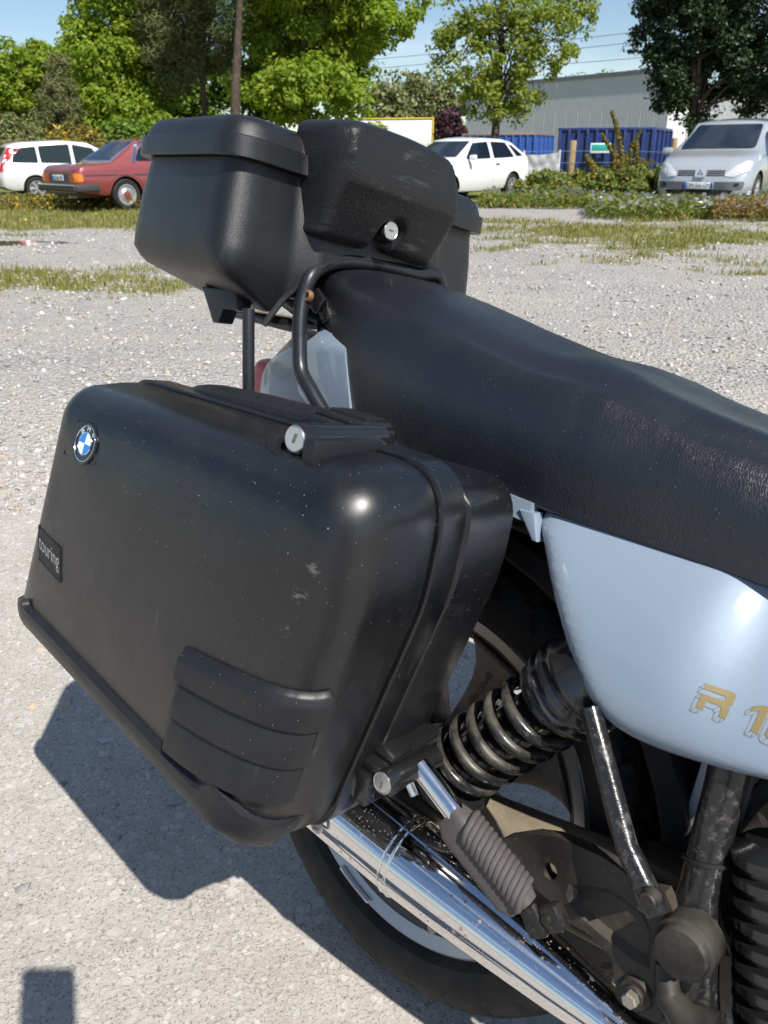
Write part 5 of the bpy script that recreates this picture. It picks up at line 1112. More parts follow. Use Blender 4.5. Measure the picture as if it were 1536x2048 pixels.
# --- side panels
def pillow(poly, mapf, hf, cut, back=.004):
    """sheet over a 2D outline; mapf(u, v, h) -> point, hf(u, v, distance to the edge) -> height"""
    t = bmesh.new(); vv = [t.verts.new((p[0], p[1], 0)) for p in poly]
    for tri in tessellate_polygon([[Vector((p[0], p[1], 0)) for p in poly]]):
        try: t.faces.new([vv[i] for i in tri])
        except ValueError: pass
    us = [p[0] for p in poly]; vs_ = [p[1] for p in poly]
    for ax, lo, hi in ((0, min(us), max(us)), (1, min(vs_), max(vs_))):
        k = int((hi - lo) / cut)
        for i in range(1, k + 1):
            c = lo + (hi - lo) * i / (k + 1); co = Vector((c, 0, 0)) if ax == 0 else Vector((0, c, 0)); no = Vector((1, 0, 0)) if ax == 0 else Vector((0, 1, 0))
            bmesh.ops.bisect_plane(t, geom=t.verts[:] + t.edges[:] + t.faces[:], plane_co=co, plane_no=no)
    bmesh.ops.remove_doubles(t, verts=t.verts, dist=cut * 1e-3)
    P = np.array([(p[0], p[1]) for p in poly]); Q = np.roll(P, -1, 0)
    bm = bmesh.new(); mp = {}; lo_ = {}
    for v in t.verts:
        x = np.array([v.co.x, v.co.y]); d = Q - P; s = np.clip(((x - P) * d).sum(1) / np.maximum((d * d).sum(1), 1e-12), 0, 1)
        dist = np.sqrt((((P + d * s[:, None]) - x) ** 2).sum(1).min())
        h = hf(v.co.x, v.co.y, dist); mp[v] = bm.verts.new(mapf(v.co.x, v.co.y, h))
        if any(len(e.link_faces) == 1 for e in v.link_edges): lo_[v] = bm.verts.new(mapf(v.co.x, v.co.y, h - back))
    for f in t.faces: bm.faces.new([mp[v] for v in f.verts])
    for e in t.edges:
        if len(e.link_faces) == 1:
            a_, b_ = e.verts; bm.faces.new((mp[a_], mp[b_], lo_[b_], lo_[a_]))
    t.free(); bmesh.ops.recalc_face_normals(bm, faces=bm.faces); return bm
def panel_y(x, z, d):
    edge = 0.011 * (1 - math.exp(-d / .006))
    up = max(0, z - .60); t = max(0, min(1, (z - .60) / .12)); t = t * t * (3 - 2 * t)
    return .192 + edge - 2.9 * up * up - 2.2 * max(0, .62 - z) ** 2 + .02 * (x - .2) - t * .016 * (1 + math.erf((x - .347) / .027))
def on_panel(u, v):
    y = -.19
    for _ in range(12): p = B(u, v, y); y = -panel_y(p.x, p.z, .004)
    return p
ptsx = catmull([on_panel(u, v) for u, v in [(1076, 1046), (1087, 1110), (1108, 1215), (1138, 1315), (1165, 1385), (1203, 1440), (1258, 1478), (1330, 1508), (1420, 1536), (1540, 1566)]], 6)
for _ in range(14): ptsx = [ptsx[0]] + [(ptsx[i - 1] + ptsx[i] * 2 + ptsx[i + 1]) / 4 for i in range(1, len(ptsx) - 1)] + [ptsx[-1]]
poly = [(p.x, p.z) for p in ptsx] + [(.49, .615), (.50, .64), (.50, .765)]
p_ = on_panel(1075, 1026); poly.append((p_.x, .765))
sp_bm = pillow(poly, lambda u, v, h: Vector((u, -h, v)), panel_y, .0085)
panel = part('side_panel', sp_bm, M['paint'], smooth=50)
part('side_panel', pillow(poly, lambda u, v, h: Vector((u, h, v)), panel_y, .02), M['paint'], smooth=50)
pb = bvh_of(panel)
# R 100 lettering: block letters with a drawn shadow outline
LR = [[(0, 0), (.22, 0), (.22, .3), (.62, .3), (.70, .22), (.70, 0), (.92, 0), (.92, .3), (.83, .38), (.93, .46), (.93, .72), (.84, .8), (0, .8), (0, .62), (.64, .62), (.70, .58), (.70, .52), (.64, .47), (0, .47)]]
L1 = [[(.22, 0), (.44, 0), (.44, .8), (.26, .8), (0, .66), (0, .5), (.22, .6)]]
L0 = [[(.1, 0), (.83, 0), (.93, .1), (.93, .7), (.83, .8), (.1, .8), (0, .7), (0, .1)], [(.24, .2), (.24, .6), (.3, .63), (.63, .63), (.69, .6), (.69, .2), (.63, .17), (.3, .17)]]
lo = B(1385, 1419, -.205); lh = .0262
bm = bmesh.new(); shadow = bmesh.new(); xo = 0
for L in (LR, None, L1, L0, L0):
    if L is None: xo += .36; continue
    fn = lambda u, v, xo=xo: (Vector((lo.x + (u + xo) * lh * .98, -.6, lo.z + v * lh * .93 + .0)), (0, 1, 0))
    patch_poly(bm, L[0], fn, pb, .0005, .0004, .2, holes=L[1:])
    off = (-.13, -.17)
    pth = []
    for u, v in L[0] + L[0][:1]:
        o, d = fn(u + off[0], v + off[1]); h = pb.ray_cast(o, Vector(d))
        if h[0]: pth.append(h[0] + Vector((0, -.0003, 0)))
    if len(pth) > 2: add_tube(shadow, pth, .00024, 5)
    for u, v in L[0]:
        o, d = fn(u + off[0], v + off[1]); h = pb.ray_cast(o, Vector(d)); o2, d2 = fn(u, v); h2 = pb.ray_cast(o2, Vector(d2))
        if h[0] and h2[0]: add_tube(shadow, [h[0] + Vector((0, -.0003, 0)), h2[0] + Vector((0, -.0003, 0))], .0002, 4)
    xo += .62 if L is L1 else 1.12
lt = part('model_lettering', bm, M['gold'], panel, 0)
part('lettering_outline', shadow, simple('dull gold outline', (.2, .15, .06), .5), panel, 0)

# --- seat
def seat_sec(x):
    def ip(t): return float(np.interp(x, [p[0] for p in t], [p[1] for p in t]))
    W = ip([(-.345, .03), (-.335, .06), (-.31, .085), (-.28, .104), (-.24, .122), (-.20, .134), (-.14, .144), (-.06, .149), (.05, .15), (.18, .149), (.3, .147), (.45, .135), (.6, .115), (.78, .10)])
    zt = ip([(-.345, .912), (-.33, .925), (-.30, .9385), (-.26, .947), (-.22, .950), (-.17, .9485), (-.10, .935), (-.02, .9165), (.05, .9035), (.085, .8975), (.116, .896), (.165, .887), (.21, .874), (.25, .866), (.3, .858), (.4, .842), (.55, .836), (.78, .84)])
    sh = ip([(-.345, .012), (-.2, .03), (0, .034), (.08, .034), (.18, .02), (.3, .016), (.8, .012)])       # how much the shoulders fall away
    rim = ip([(-.1, 0), (.05, 0), (.12, .010), (.25, .014), (.4, .014), (.8, .004)])      # rider's hollow
    zb = .742
    H = zt - zb
    k = [(.0, zb - .004), (W * .80, zb - .004), (W * .985, zb + .001), (W * 1.0, zb + .012), (W * 1.005, zb + H * .30), (W * .985, zb + H * .55), (W * .90, zb + H * .80), (W * .80, zt - sh * .75), (W * .62, zt - sh * .30 + rim * .6), (W * .36, zt - sh * .06 + rim * .3), (0, zt)]
    out = [(-y, z) for y, z in k] + [(y, z) for y, z in reversed(k[1:-1])]
    pts = catmull([Vector((y, z, 0)) for y, z in out], 4, closed=True)
    s = max(0, min(1, (.06 - x) / .2))
    return [Vector((x + .53 * (.905 - p.y) * s, p.x, p.y)) for p in pts]
bm = bmesh.new()
xs_ = list(np.concatenate([[-.345, -.342, -.335, -.325], np.arange(-.31, .80, .016)]))
add_loft(bm, [seat_sec(x) for x in xs_]); bmesh.ops.recalc_face_normals(bm, faces=bm.faces)
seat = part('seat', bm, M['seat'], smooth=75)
# painted rail under the seat
bm = bmesh.new(); t0 = B(745, 885, -.146); t1 = B(1066, 1018, -.15)
rl = [(t0 + (t1 - t0) * (i / 8)) for i in range(9)]
add_loft(bm, [[p + Vector((0, -.004, .006)), p + Vector((0, -.006, -.014)), p + Vector((0, .012, -.016)), p + Vector((0, .014, .006))] for p in rl]); bmesh.ops.recalc_face_normals(bm, faces=bm.faces)
seat_rail = part('seat_base_trim', bm, M['paint'])
bm = bmesh.new(); e_ = [B(u, v, -.155) for u, v in [(1041, 1018), (1071, 1026), (1076, 1084), (1066, 1080)]]
prism(bm, [(p.x, p.z) for p in e_], lambda u, v, d: Vector((u, d, v)), -.158, -.14, .001); part('trim_end', bm, M['paint'], seat_rail)
bm = bmesh.new(); add_tube(bm, [(-.22, -.09, .76), (-.1, -.11, .722), (.2, -.12, .716), (.4, -.12, .71)], .014, 12); add_box(bm, (.02, 0, .715), (.5, .24, .02), None, .004); part('subframe', bm, M['frame'])

# --- tail unit
def tail_sec(x, w, zt, zb, f):
    poly = roundpoly([(-w, zb), (-w * 1.0, zt - f), (-w + f * .9, zt), (w - f * .9, zt), (w, zt - f), (w, zb)], [.012, f * .5, f * .5, f * .5, f * .5, .012], 4)
    return [Vector((x + .50 * (.86 - p.y) * max(0, min(1, (x + .34) / .2)), p.x, p.y)) for p in poly]
bm = bmesh.new()
secs = [(-.19, .131, .897, .735, .05), (-.23, .127, .896, .735, .05), (-.275, .118, .888, .725, .05), (-.315, .108, .872, .712, .046), (-.35, .098, .850, .70, .04), (-.378, .088, .828, .695, .035), (-.398, .076, .808, .70, .03), (-.405, .066, .798, .705, .025)]
add_loft(bm, [tail_sec(*s) for s in secs]); bmesh.ops.recalc_face_normals(bm, faces=bm.faces)
tail = part('tail_cowl', bm, M['paint'], smooth=50)
bm = bmesh.new(); rb = roundpoly([(-.066, .700), (-.06, .803), (.06, .803), (.066, .700)], .02, 5); prism(bm, rb, lambda u, v, d: Vector((d + .2 * (v - .74) * 1, u, v)), -.416, -.402, .003); part('lamp_gasket', bm, M['rubber'], tail)
bm = bmesh.new(); rb = roundpoly([(-.062, .705), (-.056, .799), (.056, .799), (.062, .705)], .02, 5)
add_loft(bm, [[Vector((x + .2 * (p.y - .74), p.x * s, .75 + (p.y - .75) * s)) for p in rb] for x, s in ((-.413, 1), (-.440, .99), (-.452, .94), (-.457, .84))]); bmesh.ops.recalc_face_normals(bm, faces=bm.faces); part('tail_lamp', bm, M['lens'], tail)

# --- grab rail
gp = [B(668, 846, -.138), B(648, 826, -.141), B(622, 782, -.143), B(602, 742, -.142), B(599, 690, -.14), B(600, 640, -.138), B(606, 596, -.134), B(620, 556, -.127), B(640, 536, -.11), B(668, 525, -.088), B(705, 524, -.055), B(760, 531, 0.0), B(830, 547, .07), B(880, 562, .12)]
gp += [Vector((gp[5].x, .138, gp[5].z)), Vector((gp[3].x, .142, gp[3].z)), Vector((gp[1].x, .141, gp[1].z))]
bm = bmesh.new(); add_tube(bm, catmull(gp, 8), .0098, 18); rail = part('grab_rail', bm, M['rail'], smooth=60)
bm = bmesh.new(); gb = B(626, 594, -.126)
add_box(bm, gb + Vector((-.002, .010, -.004)), (.024, .008, .026), Matrix.Rotation(R_(35), 3, 'Y'), .003); add_box(bm, gb + Vector((.006, .018, -.014)), (.018, .006, .03), Matrix.Rotation(R_(-30), 3, 'Y'), .002); part('rail_bracket', bm, M['gloss_black'], rail)
bm = bmesh.new(); add_lathe(bm, [(.0075, 0), (.0075, .005), (.0065, .0065), (.004, .0065), (.0035, .003), (0, .003)], gb + Vector((.0, -.006, 0)), (.05, -1, .1), 20, caps=False); part('hex_screw', bm, simple('rusted screw', (0.28, .15, .08), .5, .5), rail)

# --- luggage rack under the top box
bm = bmesh.new()
for y in (-.115, .115): add_tube(bm, [(-.285, y, .898), (-.33, y, .896), (-.50, y, .893)], .008, 12)
for x in (-.30, -.40, -.49): add_tube(bm, [(x, -.115, .896), (x, .115, .896)], .007, 12)
add_box(bm, (-.345, 0, .859), (.16, .27, .014), None, .004)
add_box(bm, B(595, 615, -.10), (.10, .012, .022), Matrix.Rotation(R_(18), 3, 'Y'), .002)
add_tube(bm, [B(640, 560, -.06), B(720, 545, .0), B(735, 540, .02)], .004, 8); add_tube(bm, [B(610, 600, -.1), B(650, 575, -.08), B(690, 560, -.03)], .005, 8)
rack = part('luggage_rack', bm, M['gloss_black'])
bm = bmesh.new(); add_tube(bm, [B(497, 618, -.195), B(497, 800, -.195), B(500, 850, -.19)], .0078, 14); part('rack_stay', bm, M['rail'], rack); bm = bmesh.new(); add_tube(bm, [(-.303, .195, .87), (-.283, .195, .75)], .0078, 14); part('rack_stay', bm, M['rail'], rack)

# --- top box
def plan(e, zf=1.0, front=True):
    P = [(-.287, -.253), (-.287, -.150), (-.266, -.118), (-.266, .118), (-.287, .150), (-.287, .253), (-.548, .224), (-.548, -.224)]
    P = inset(P, e)
    rad = [.042, .026, .022, .022, .026, .042, .05, .05]
    return roundpoly(P, [max(.004, r - e * .6) for r in rad], 6)
def lev(z, e, sx=0.0): return [Vector((p.x + sx, p.y, z)) for p in plan(e)]
def lev2(z, sd, fr, re):
    P = inset([(-.287, -.253), (-.287, -.150), (-.266, -.118), (-.266, .118), (-.287, .150), (-.287, .253), (-.548, .224), (-.548, -.224)], [fr, fr, fr, fr, fr, sd, re, sd])
    return [Vector((p.x, p.y, z)) for p in roundpoly(P, [.03, .02, .02, .02, .02, .03, .04, .04], 6)]
bm = bmesh.new()
add_loft(bm, [lev2(.870, .089, .016, .12), lev2(.8735, .081, .008, .11), lev2(.905, .013, .002, .02), lev2(.913, .006, .001, .01), lev2(.925, -.001, -.001, .003), lev(.945, -.002), lev(.99, .002), lev(1.03, .0075), lev(1.040, .008), lev(1.0402, .013), lev(1.050, .013)])
bmesh.ops.recalc_face_normals(bm, faces=bm.faces)
def boolean(bm, cutter_bm):
    me = bpy.data.meshes.new('a'); bm.to_mesh(me); bm.free(); oa = bpy.data.objects.new('a', me); COL.objects.link(oa)
    mb = bpy.data.meshes.new('b'); cutter_bm.to_mesh(mb); cutter_bm.free(); ob = bpy.data.objects.new('b', mb); COL.objects.link(ob)
    md = oa.modifiers.new('b', 'BOOLEAN'); md.operation = 'DIFFERENCE'; md.object = ob; md.solver = 'EXACT'
    dg = bpy.context.evaluated_depsgraph_get(); ev = oa.evaluated_get(dg); r = bmesh.new(); r.from_mesh(ev.to_mesh()); ev.to_mesh_clear()
    bpy.data.objects.remove(oa); bpy.data.objects.remove(ob); return r
arch = [(-.186, .84), (-.168, .868), (-.1438, .9006), (-.1277, .928), (-.0967, .9485), (-.05, .9600), (.08, .9600), (.125, .950), (.16, .905), (.186, .84)]
arch_s = [(p.x, p.y) for p in catmull([Vector((y, z, 0)) for y, z in arch], 5)]
cb = bmesh.new(); prism(cb, arch_s, lambda u, v, d: Vector((d, u, v)), -.2, -.47)
box_bm = boolean(bm, cb)
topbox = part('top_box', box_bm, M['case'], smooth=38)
bm = bmesh.new(); add_tube(bm, [Vector((-.2665 if abs(y) < .118 else -.2665 - (abs(y) - .118) * .7 if abs(y) < .15 else -.289, y, z)) for y, z in arch_s[3:-3]], .0042, 8); part('arch_bead', bm, M['rubber'], topbox)
bm = bmesh.new()
add_loft(bm, [lev(1.042, .004), lev(1.0405, .001), lev(1.0405, -.0035), lev(1.042, -.0050), lev(1.0645, -.0045), lev(1.0655, -.0030), lev(1.0655, .000), lev(1.076, .004), lev(1.082, .007), lev(1.0865, .011), lev(1.0895, .017), lev(1.0915, .025), lev(1.097, .05), lev(1.102, .08)])
bmesh.ops.recalc_face_normals(bm, faces=bm.faces); lid_top = part('top_box_lid', bm, M['case'], topbox, 40)
# moulded foot
bm = bmesh.new(); fp = [(p.x, p.z) for p in (B(402, 572, -.2), B(424, 645, -.2), B(436, 645, -.2), B(446, 619, -.2), B(472, 621, -.2), B(472, 580, -.2))]
prism(bm, fp, lambda u, v, d: Vector((u, d, v)), -.200, -.175, .003); part('box_foot', bm, M['case'], topbox)
# padded backrest
XB = -.262
def yz(px, x=-.235): return [(lambda p: (p.y, p.z))(B(u, v, x=x)) for u, v in px]
out_px = [(656, 440), (660, 360), (664, 290), (668, 252), (684, 240), (712, 240), (760, 256), (810, 276), (855, 300), (876, 316), (884, 336), (888, 400), (888, 450), (882, 490), (872, 530), (862, 535), (820, 520), (788, 508), (787, 492), (793, 470), (789, 455), (778, 447), (765, 452), (760, 466), (754, 482), (745, 500), (720, 495), (684, 486), (658, 476), (652, 462)]
pyz = yz(out_px, -.24)
pyz = [(p.x, p.y) for p in catmull([Vector((a_, b_, 0)) for a_, b_ in pyz], 3, closed=True)]
zmid = lambda y: 1.0405 - .012 * (y - .03)
def pad_h(y, z, d):
    zf = zmid(y); e = min(1, d / .010); rnd = math.sqrt(max(0, 1 - (1 - e) ** 2)); s = 1 / (1 + math.exp(-(z - zf) / .0042))
    low = .046 - .034 * min(1.3, max(0, zf - z) / .062); up = .050 - .10 * max(0, z - 1.07)
    return .004 + (low * (1 - s) + up * s) * (.10 + .90 * rnd)
pad = part('backrest_pad', pillow(pyz, lambda u, v, h: Vector((XB + h, u, v)), pad_h, .006, .05), M['pad'], topbox, 60)
bm = bmesh.new(); lc = B(775, 461, x=-.240)
add_lathe(bm, [(.0135, -.03), (.0135, .004), (.0125, .006)], lc, (1, -.1, 0.05), 28); lb = part('lock_barrel', bm, M['gloss_black'], topbox)
# lock faces, used three times
def lock_face(c, ax, r, parent):
    bm = bmesh.new(); add_lathe(bm, [(r, 0), (r, .001), (r * .93, .0018), (r * .86, .0012), (0, .0012)], c, ax, 32, caps=False); o = obj_from_bm('lock_face', bm, M['lock'], parent, 30)
    return o
lock_face(lc + Vector((.0062, -.0006, .0003)), (1, -.1, .05), .0122, topbox)
bm = bmesh.new(); add_box(bm, lc + Vector((.0085, -.0008, .0004)), (.001, .0065, .0016)); part('key_slot', bm, M['slot'], topbox, 0)
# far side of the box: rear half is hidden

# --- right pannier
SEAM = [(-.337, .770), (.141, .788), (.141, .672), (.074, .388), (-.420, .44)]
SRAD = [.036, .07, .22, .06, .04]
def pan_ring(y, e, es=None, sh=(0, 0)):
    P = inset(SEAM, es if es else e); ee = min(es) + .0075 if es else e
    return [Vector((p.x + sh[0], y, p.y + sh[1])) for p in roundpoly(P, [max(.012, r - ee * .55) for r in SRAD], 10)]
lid_rings = [pan_ring(-.3208, .0035), pan_ring(-.3214, .001), pan_ring(-.324, 0), pan_ring(-.35, .0015), pan_ring(-.372, .0045)]
for k in range(1, 9):
    t = k / 8 * math.pi / 2; lid_rings.append(pan_ring(-.372 - .052 * math.sin(t), .0045 + .052 * (1 - math.cos(t))))
_c = sum(lid_rings[-1], Vector()) / len(lid_rings[-1])
for f_, y_ in ((.88, -.4268), (.72, -.4292), (.5, -.4312), (.25, -.4322)): lid_rings.append([Vector((_c.x + (p.x - _c.x) * f_, y_, _c.z + (p.z - _c.z) * f_)) for p in lid_rings[12]])
bm = bmesh.new(); add_loft(bm, lid_rings, cap0=False); bmesh.ops.recalc_face_normals(bm, faces=bm.faces)
IN = lambda e: [.011 + e, -.0075 + e, -.004 + e, e, e]
bm2 = bmesh.new(); add_loft(bm2, [pan_ring(-.2085, 0, IN(.012)), pan_ring(-.2105, 0, IN(.003)), pan_ring(-.216, 0, IN(0)), pan_ring(-.283, 0, IN(0)), pan_ring(-.2855, -.002), pan_ring(-.2875, -.0036), pan_ring(-.3170, -.0034), pan_ring(-.3188, -.0015), pan_ring(-.319, .004)])
bmesh.ops.recalc_face_normals(bm2, faces=bm2.faces)
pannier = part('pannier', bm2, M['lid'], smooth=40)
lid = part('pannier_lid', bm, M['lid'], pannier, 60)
lbv = bvh_of(lid)
bm = bmesh.new(); add_loft(bm, [pan_ring(-.316, .004), pan_ring(-.325, .004)], False, False); part('seal', bm, M['matte_black'], pannier)
# bumper strip along the lower edge: a skin standing proud of the lid
nC = 11; nP = len(lid_rings[0])
i0 = 3 * nC; i1 = 4 * nC + 9                                       # front-bottom corner ... rear-bottom corner
R4 = lid_rings[3:14]
def ring_norm(rs, k, i):
    a_ = rs[k][(i + 1) % nP] - rs[k][(i - 1) % nP]; b_ = rs[min(k + 1, len(rs) - 1)][i] - rs[max(k - 1, 0)][i]; nn = a_.cross(b_).normalized()
    cc = Vector((-.13, -.36, .6)); return nn if nn.dot(rs[k][i] - cc) > 0 else -nn
bm = bmesh.new(); grid = []; ids = list(range(i0, i1 + 1))
ids_f = []
for a_, b_ in zip(ids, ids[1:]):
    ids_f += [(a_, b_, t / 4) for t in range(4)]
ids_f.append((ids[-1], ids[-1], 0))
for n_, (a_, b_, t) in enumerate(ids_f):
    s = n_ / (len(ids_f) - 1); row = []
    # fewer rings at the ends so the strip tapers towards the rear
    kk = np.concatenate([np.linspace(0, 8, 5), np.linspace(8, 9.75 - .9 * s, 5)[1:]])
    for m_, kf in enumerate(kk):
        k = int(kf); f_ = kf - k
        pa = R4[k][a_ % nP].lerp(R4[min(k + 1, 10)][a_ % nP], f_); pb_ = R4[k][b_ % nP].lerp(R4[min(k + 1, 10)][b_ % nP], f_)
        nn = ring_norm(R4, k, a_ % nP).lerp(ring_norm(R4, k, b_ % nP), t).normalized()
        prof_ = 1 if 0 < m_ < 8 else 0
        row.append(pa.lerp(pb_, t) + nn * (.0065 if prof_ else -.002) * (1 if 0 < n_ < len(ids_f) - 1 else .0))
    grid.append(row)
GV = [[bm.verts.new(p) for p in r] for r in grid]
for A, Bq in zip(GV, GV[1:]):
    for j in range(len(A) - 1): bm.faces.new((A[j], A[j + 1], Bq[j + 1], Bq[j]))
bmesh.ops.recalc_face_normals(bm, faces=bm.faces); part('bumper_strip', bm, M['rubber'], pannier, 45)
# corner guard with three louvred bands
def quad_patch(top, bot, nu, nv, hf, bvh):
    """surface patch between two curves of photo pixels, lifted by hf(u, v)"""
    bm = bmesh.new(); T = catmull([Vector((*p, 0)) for p in top], 12); Bt = catmull([Vector((*p, 0)) for p in bot], 12)
    def at(c, t):
        f = t * (len(c) - 1); k = min(int(f), len(c) - 2); return c[k].lerp(c[k + 1], f - k)
    g = []
    for i in range(nu + 1):
        row = []
        for j in range(nv + 1):
            p = at(T, i / nu).lerp(at(Bt, i / nu), j / nv); co, no = hit_px(bvh, p.x, p.y)
            row.append(None if co is None else bm.verts.new(co + (no if no.dot(CBV - co) > 0 else -no) * hf(i / nu, j / nv)))
        g.append(row)
    for i in range(nu):
        for j in range(nv):
            f = (g[i][j], g[i + 1][j], g[i + 1][j + 1], g[i][j + 1])
            if all(f): bm.faces.new(f)
    for v in [v for v in bm.verts if not v.link_faces]: bm.verts.remove(v)
    return bm
def guard_h(u, v):
    edge = min(u, 1 - u, v, 1 - v)
    band = (v * 3) % 1 if v < .999 else 1
    b = .004 + .006 * (1 - ((1 - band) ** 2) * .95) * (1 if 0.03 < u < 0.97 else .5)
    if v < .30: b = .004 + .006 * min(1, v / .10)
    return b if edge > 1e-6 else -.001
gb_ = quad_patch([(371, 1290), (430, 1318), (500, 1350), (570, 1375), (625, 1384), (668, 1379)], [(331, 1486), (385, 1530), (440, 1564), (500, 1590), (545, 1598), (584, 1590)], 48, 48, guard_h, lbv)
bmesh.ops.recalc_face_normals(gb_, faces=gb_.faces); part('corner_guard', gb_, M['rubber'], pannier, 50)
# roundel
hc_, hn_ = hit_px(lbv, 173, 888)
if hn_.y > 0: hn_ = -hn_
rx = Vector((1, 0, 0)); rx = (rx - hn_ * rx.dot(hn_)).normalized(); rz_ = rx.cross(hn_); rz_ = rz_ if rz_.z > 0 else -rz_
def rmap(u, v, d): return hc_ + rx * u + rz_ * v + hn_ * d
RB = .0192
bm = bmesh.new(); add_lathe(bm, [(RB * 1.13, -.003), (RB * 1.13, .0015), (RB * 1.08, .0025), (RB, .0024), (RB * .99, .0014), (0, .0014)], hc_, hn_, 48, caps=False); badge = part('badge', bm, M['gloss_black'], pannier)
bm = bmesh.new()
for r0 in (RB * .985, RB * .63): add_tube(bm, [rmap(r0 * math.cos(t), r0 * math.sin(t), .0019) for t in [2 * math.pi * k / 48 for k in range(48)]], .00065, 6, closed=True)
part('badge_ring', bm, M['chrome_clean'], badge) if False else obj_from_bm('badge_ring', bm, M['chrome_clean'], pannier, 40)
for k in range(4):
    bm = bmesh.new(); vv = [bm.verts.new(rmap(0, 0, .0024))] + [bm.verts.new(rmap(RB * .61 * math.cos(t), RB * .61 * math.sin(t), .0021)) for t in np.linspace(k * math.pi / 2, (k + 1) * math.pi / 2, 10)]
    bm.faces.new(vv); obj_from_bm('badge_quarter', bm, M['white_enamel'] if k % 2 == 0 else M['blue_film'], pannier, 0)
for ch, an in (('B', 132), ('M', 90), ('W', 48)):
    bm = bmesh.new(); a_ = R_(an); up_ = Vector((math.cos(a_), math.sin(a_))); rt = Vector((math.sin(a_), -math.cos(a_)))
    add_text(bm, ch, lambda u, v, d: rmap(up_.x * (RB * .70 + v) + rt.x * (u - .0027), up_.y * (RB * .70 + v) + rt.y * (u - .0027), .0018), .0054, .0044); obj_from_bm('badge_letter', bm, M['white_film'], pannier, 0)
rq = [hit_px(lbv, *p)[0] for p in ((158, 838), (192, 848), (190, 932), (128, 908))]
if all(rq):
    bm = bmesh.new(); add_tube(bm, [p + hn_ * .0002 for p in rq], .0009, 6, closed=True); obj_from_bm('badge_recess', bm, M['rubber'], pannier, 40)
# sunk name plate
bm = bmesh.new(); plq = [(77, 1050), (121, 1096), (121, 1163), (76, 1116)]
def fr(px):
    for k in range(40):
        h = hit_px(lbv, px[0] + k, px[1])[0]
        if h is not None: return h
q0, q1, q2, q3 = [fr(p) for p in ((80, 1051), (121, 1096), (121, 1163), (79, 1117))]
c_, n_ = hit_px(lbv, 100, 1108); n_ = n_ if n_.y < 0 else -n_
fr_ = bmesh.new()
add_tube(fr_, [p + n_ * .0006 for p in (q0, q1, q2, q3)], .0016, 6, closed=True); obj_from_bm('plate_frame', fr_, M['rubber'], pannier, 40)
bm.faces.new([bm.verts.new(p + n_ * .0008) for p in (q0, q1, q2, q3)]); bmesh.ops.subdivide_edges(bm, edges=bm.edges[:], cuts=6, use_grid_fill=True)
for v in bm.verts:
    h = lbv.ray_cast(v.co + n_ * .05, -n_); v.co = h[0] + n_ * .0009 if h[0] else v.co
obj_from_bm('name_plate', bm, M['matte_black'], pannier, 40)
bm = bmesh.new()
def tmap(u, v, d):
    b0 = q3.lerp(q2, u).lerp(q0.lerp(q1, u), v); h = lbv.ray_cast(b0 + n_ * .05, -n_); return (h[0] if h[0] else b0) + n_ * (.0011 + d)
V_, F_ = text_loops('touring'); x0 = min(v.x for v in V_); x1 = max(v.x for v in V_); y0 = min(v.y for v in V_); y1 = max(v.y for v in V_)
T_ = [bm.verts.new(tmap(.06 + .93 * (v.x - x0) / (x1 - x0), .22 + .56 * (v.y - y0) / (y1 - y0), .0003)) for v in V_]
for f in F_:
    try: bm.faces.new([T_[i] for i in f])
    except ValueError: pass
obj_from_bm('name_lettering', bm, M['grey_print'], pannier, 0)

def mirror_mesh(src, name, parent):
    me = src.data.copy(); co = np.empty(len(me.vertices) * 3, np.float32); me.vertices.foreach_get('co', co); co = co.reshape(-1, 3); co[:, 1] *= -1; me.vertices.foreach_set('co', co.ravel()); me.flip_normals()
    o = bpy.data.objects.new(name, me); COL.objects.link(o); o.parent = parent; return o
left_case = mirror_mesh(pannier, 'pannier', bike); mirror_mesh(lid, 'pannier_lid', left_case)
# upper lock, latch and carrying handle
lk = B(592, 878, -.392)
bm = bmesh.new(); add_lathe(bm, [(.0126, .0), (.0134, .002), (.0134, .02), (.0125, .03), (.0120, .075), (.011, .10)], lk, (.06, 1, .03), 32); part('lock_barrel', bm, M['gloss_black'], pannier)
lock_face(lk + Vector((0, -.0005, 0)), (.02, -1, .03), .0117, pannier)
bm = bmesh.new(); add_box(bm, lk + Vector((.0, -.0022, .0005)), (.0016, .0012, .0085), Matrix.Rotation(R_(15), 3, 'Y'), 0); part('key_slot', bm, M['slot'], pannier, 0)
bm = bmesh.new()
w0 = B(553, 893, -.388); w1 = B(627, 912, -.388)
add_box(bm, w0 + Vector((0, .03, 0)), (.010, .075, .022), None, .002); add_box(bm, w1 + Vector((0.0, .035, .002)), (.014, .085, .024), None, .002)
add_box(bm, (w0 + w1) / 2 + Vector((0.002, .055, -.006)), (.055, .05, .02), None, .002)
s0 = B(640, 905, -.372); s1 = B(752, 902, -.318)
add_loft(bm, [[p + Vector((0, -.006 * k, .000)), p + Vector((0, -.006 * k, .012 * k)), p + Vector((0, .04 * k, .018 * k)), p + Vector((0, .05 * k, .0))] for p, k in ((s0, 1.0), (s0.lerp(s1, .5), .8), (s1, .35))])
bmesh.ops.recalc_face_normals(bm, faces=bm.faces); part('latch', bm, M['rubber'], pannier, 25)
bm = bmesh.new(); h0 = B(392, 775, -.28); h1 = B(655, 838, -.28)
add_loft(bm, [[h0.lerp(h1, t) + Vector((0, y * .024, -.016 + z * s)) for y, z in ((-1, 0), (-.8, .016), (-.3, .022), (.6, .022), (1, .014), (1, 0))] for t, s in ((0, .55), (.05, .9), (.15, 1.1), (.5, 1.15), (.85, 1.1), (1, .9))])
bmesh.ops.recalc_face_normals(bm, faces=bm.faces); part('carrying_handle', bm, M['rubber'], pannier, 30)
bm = bmesh.new(); g0 = B(690, 850, -.28)
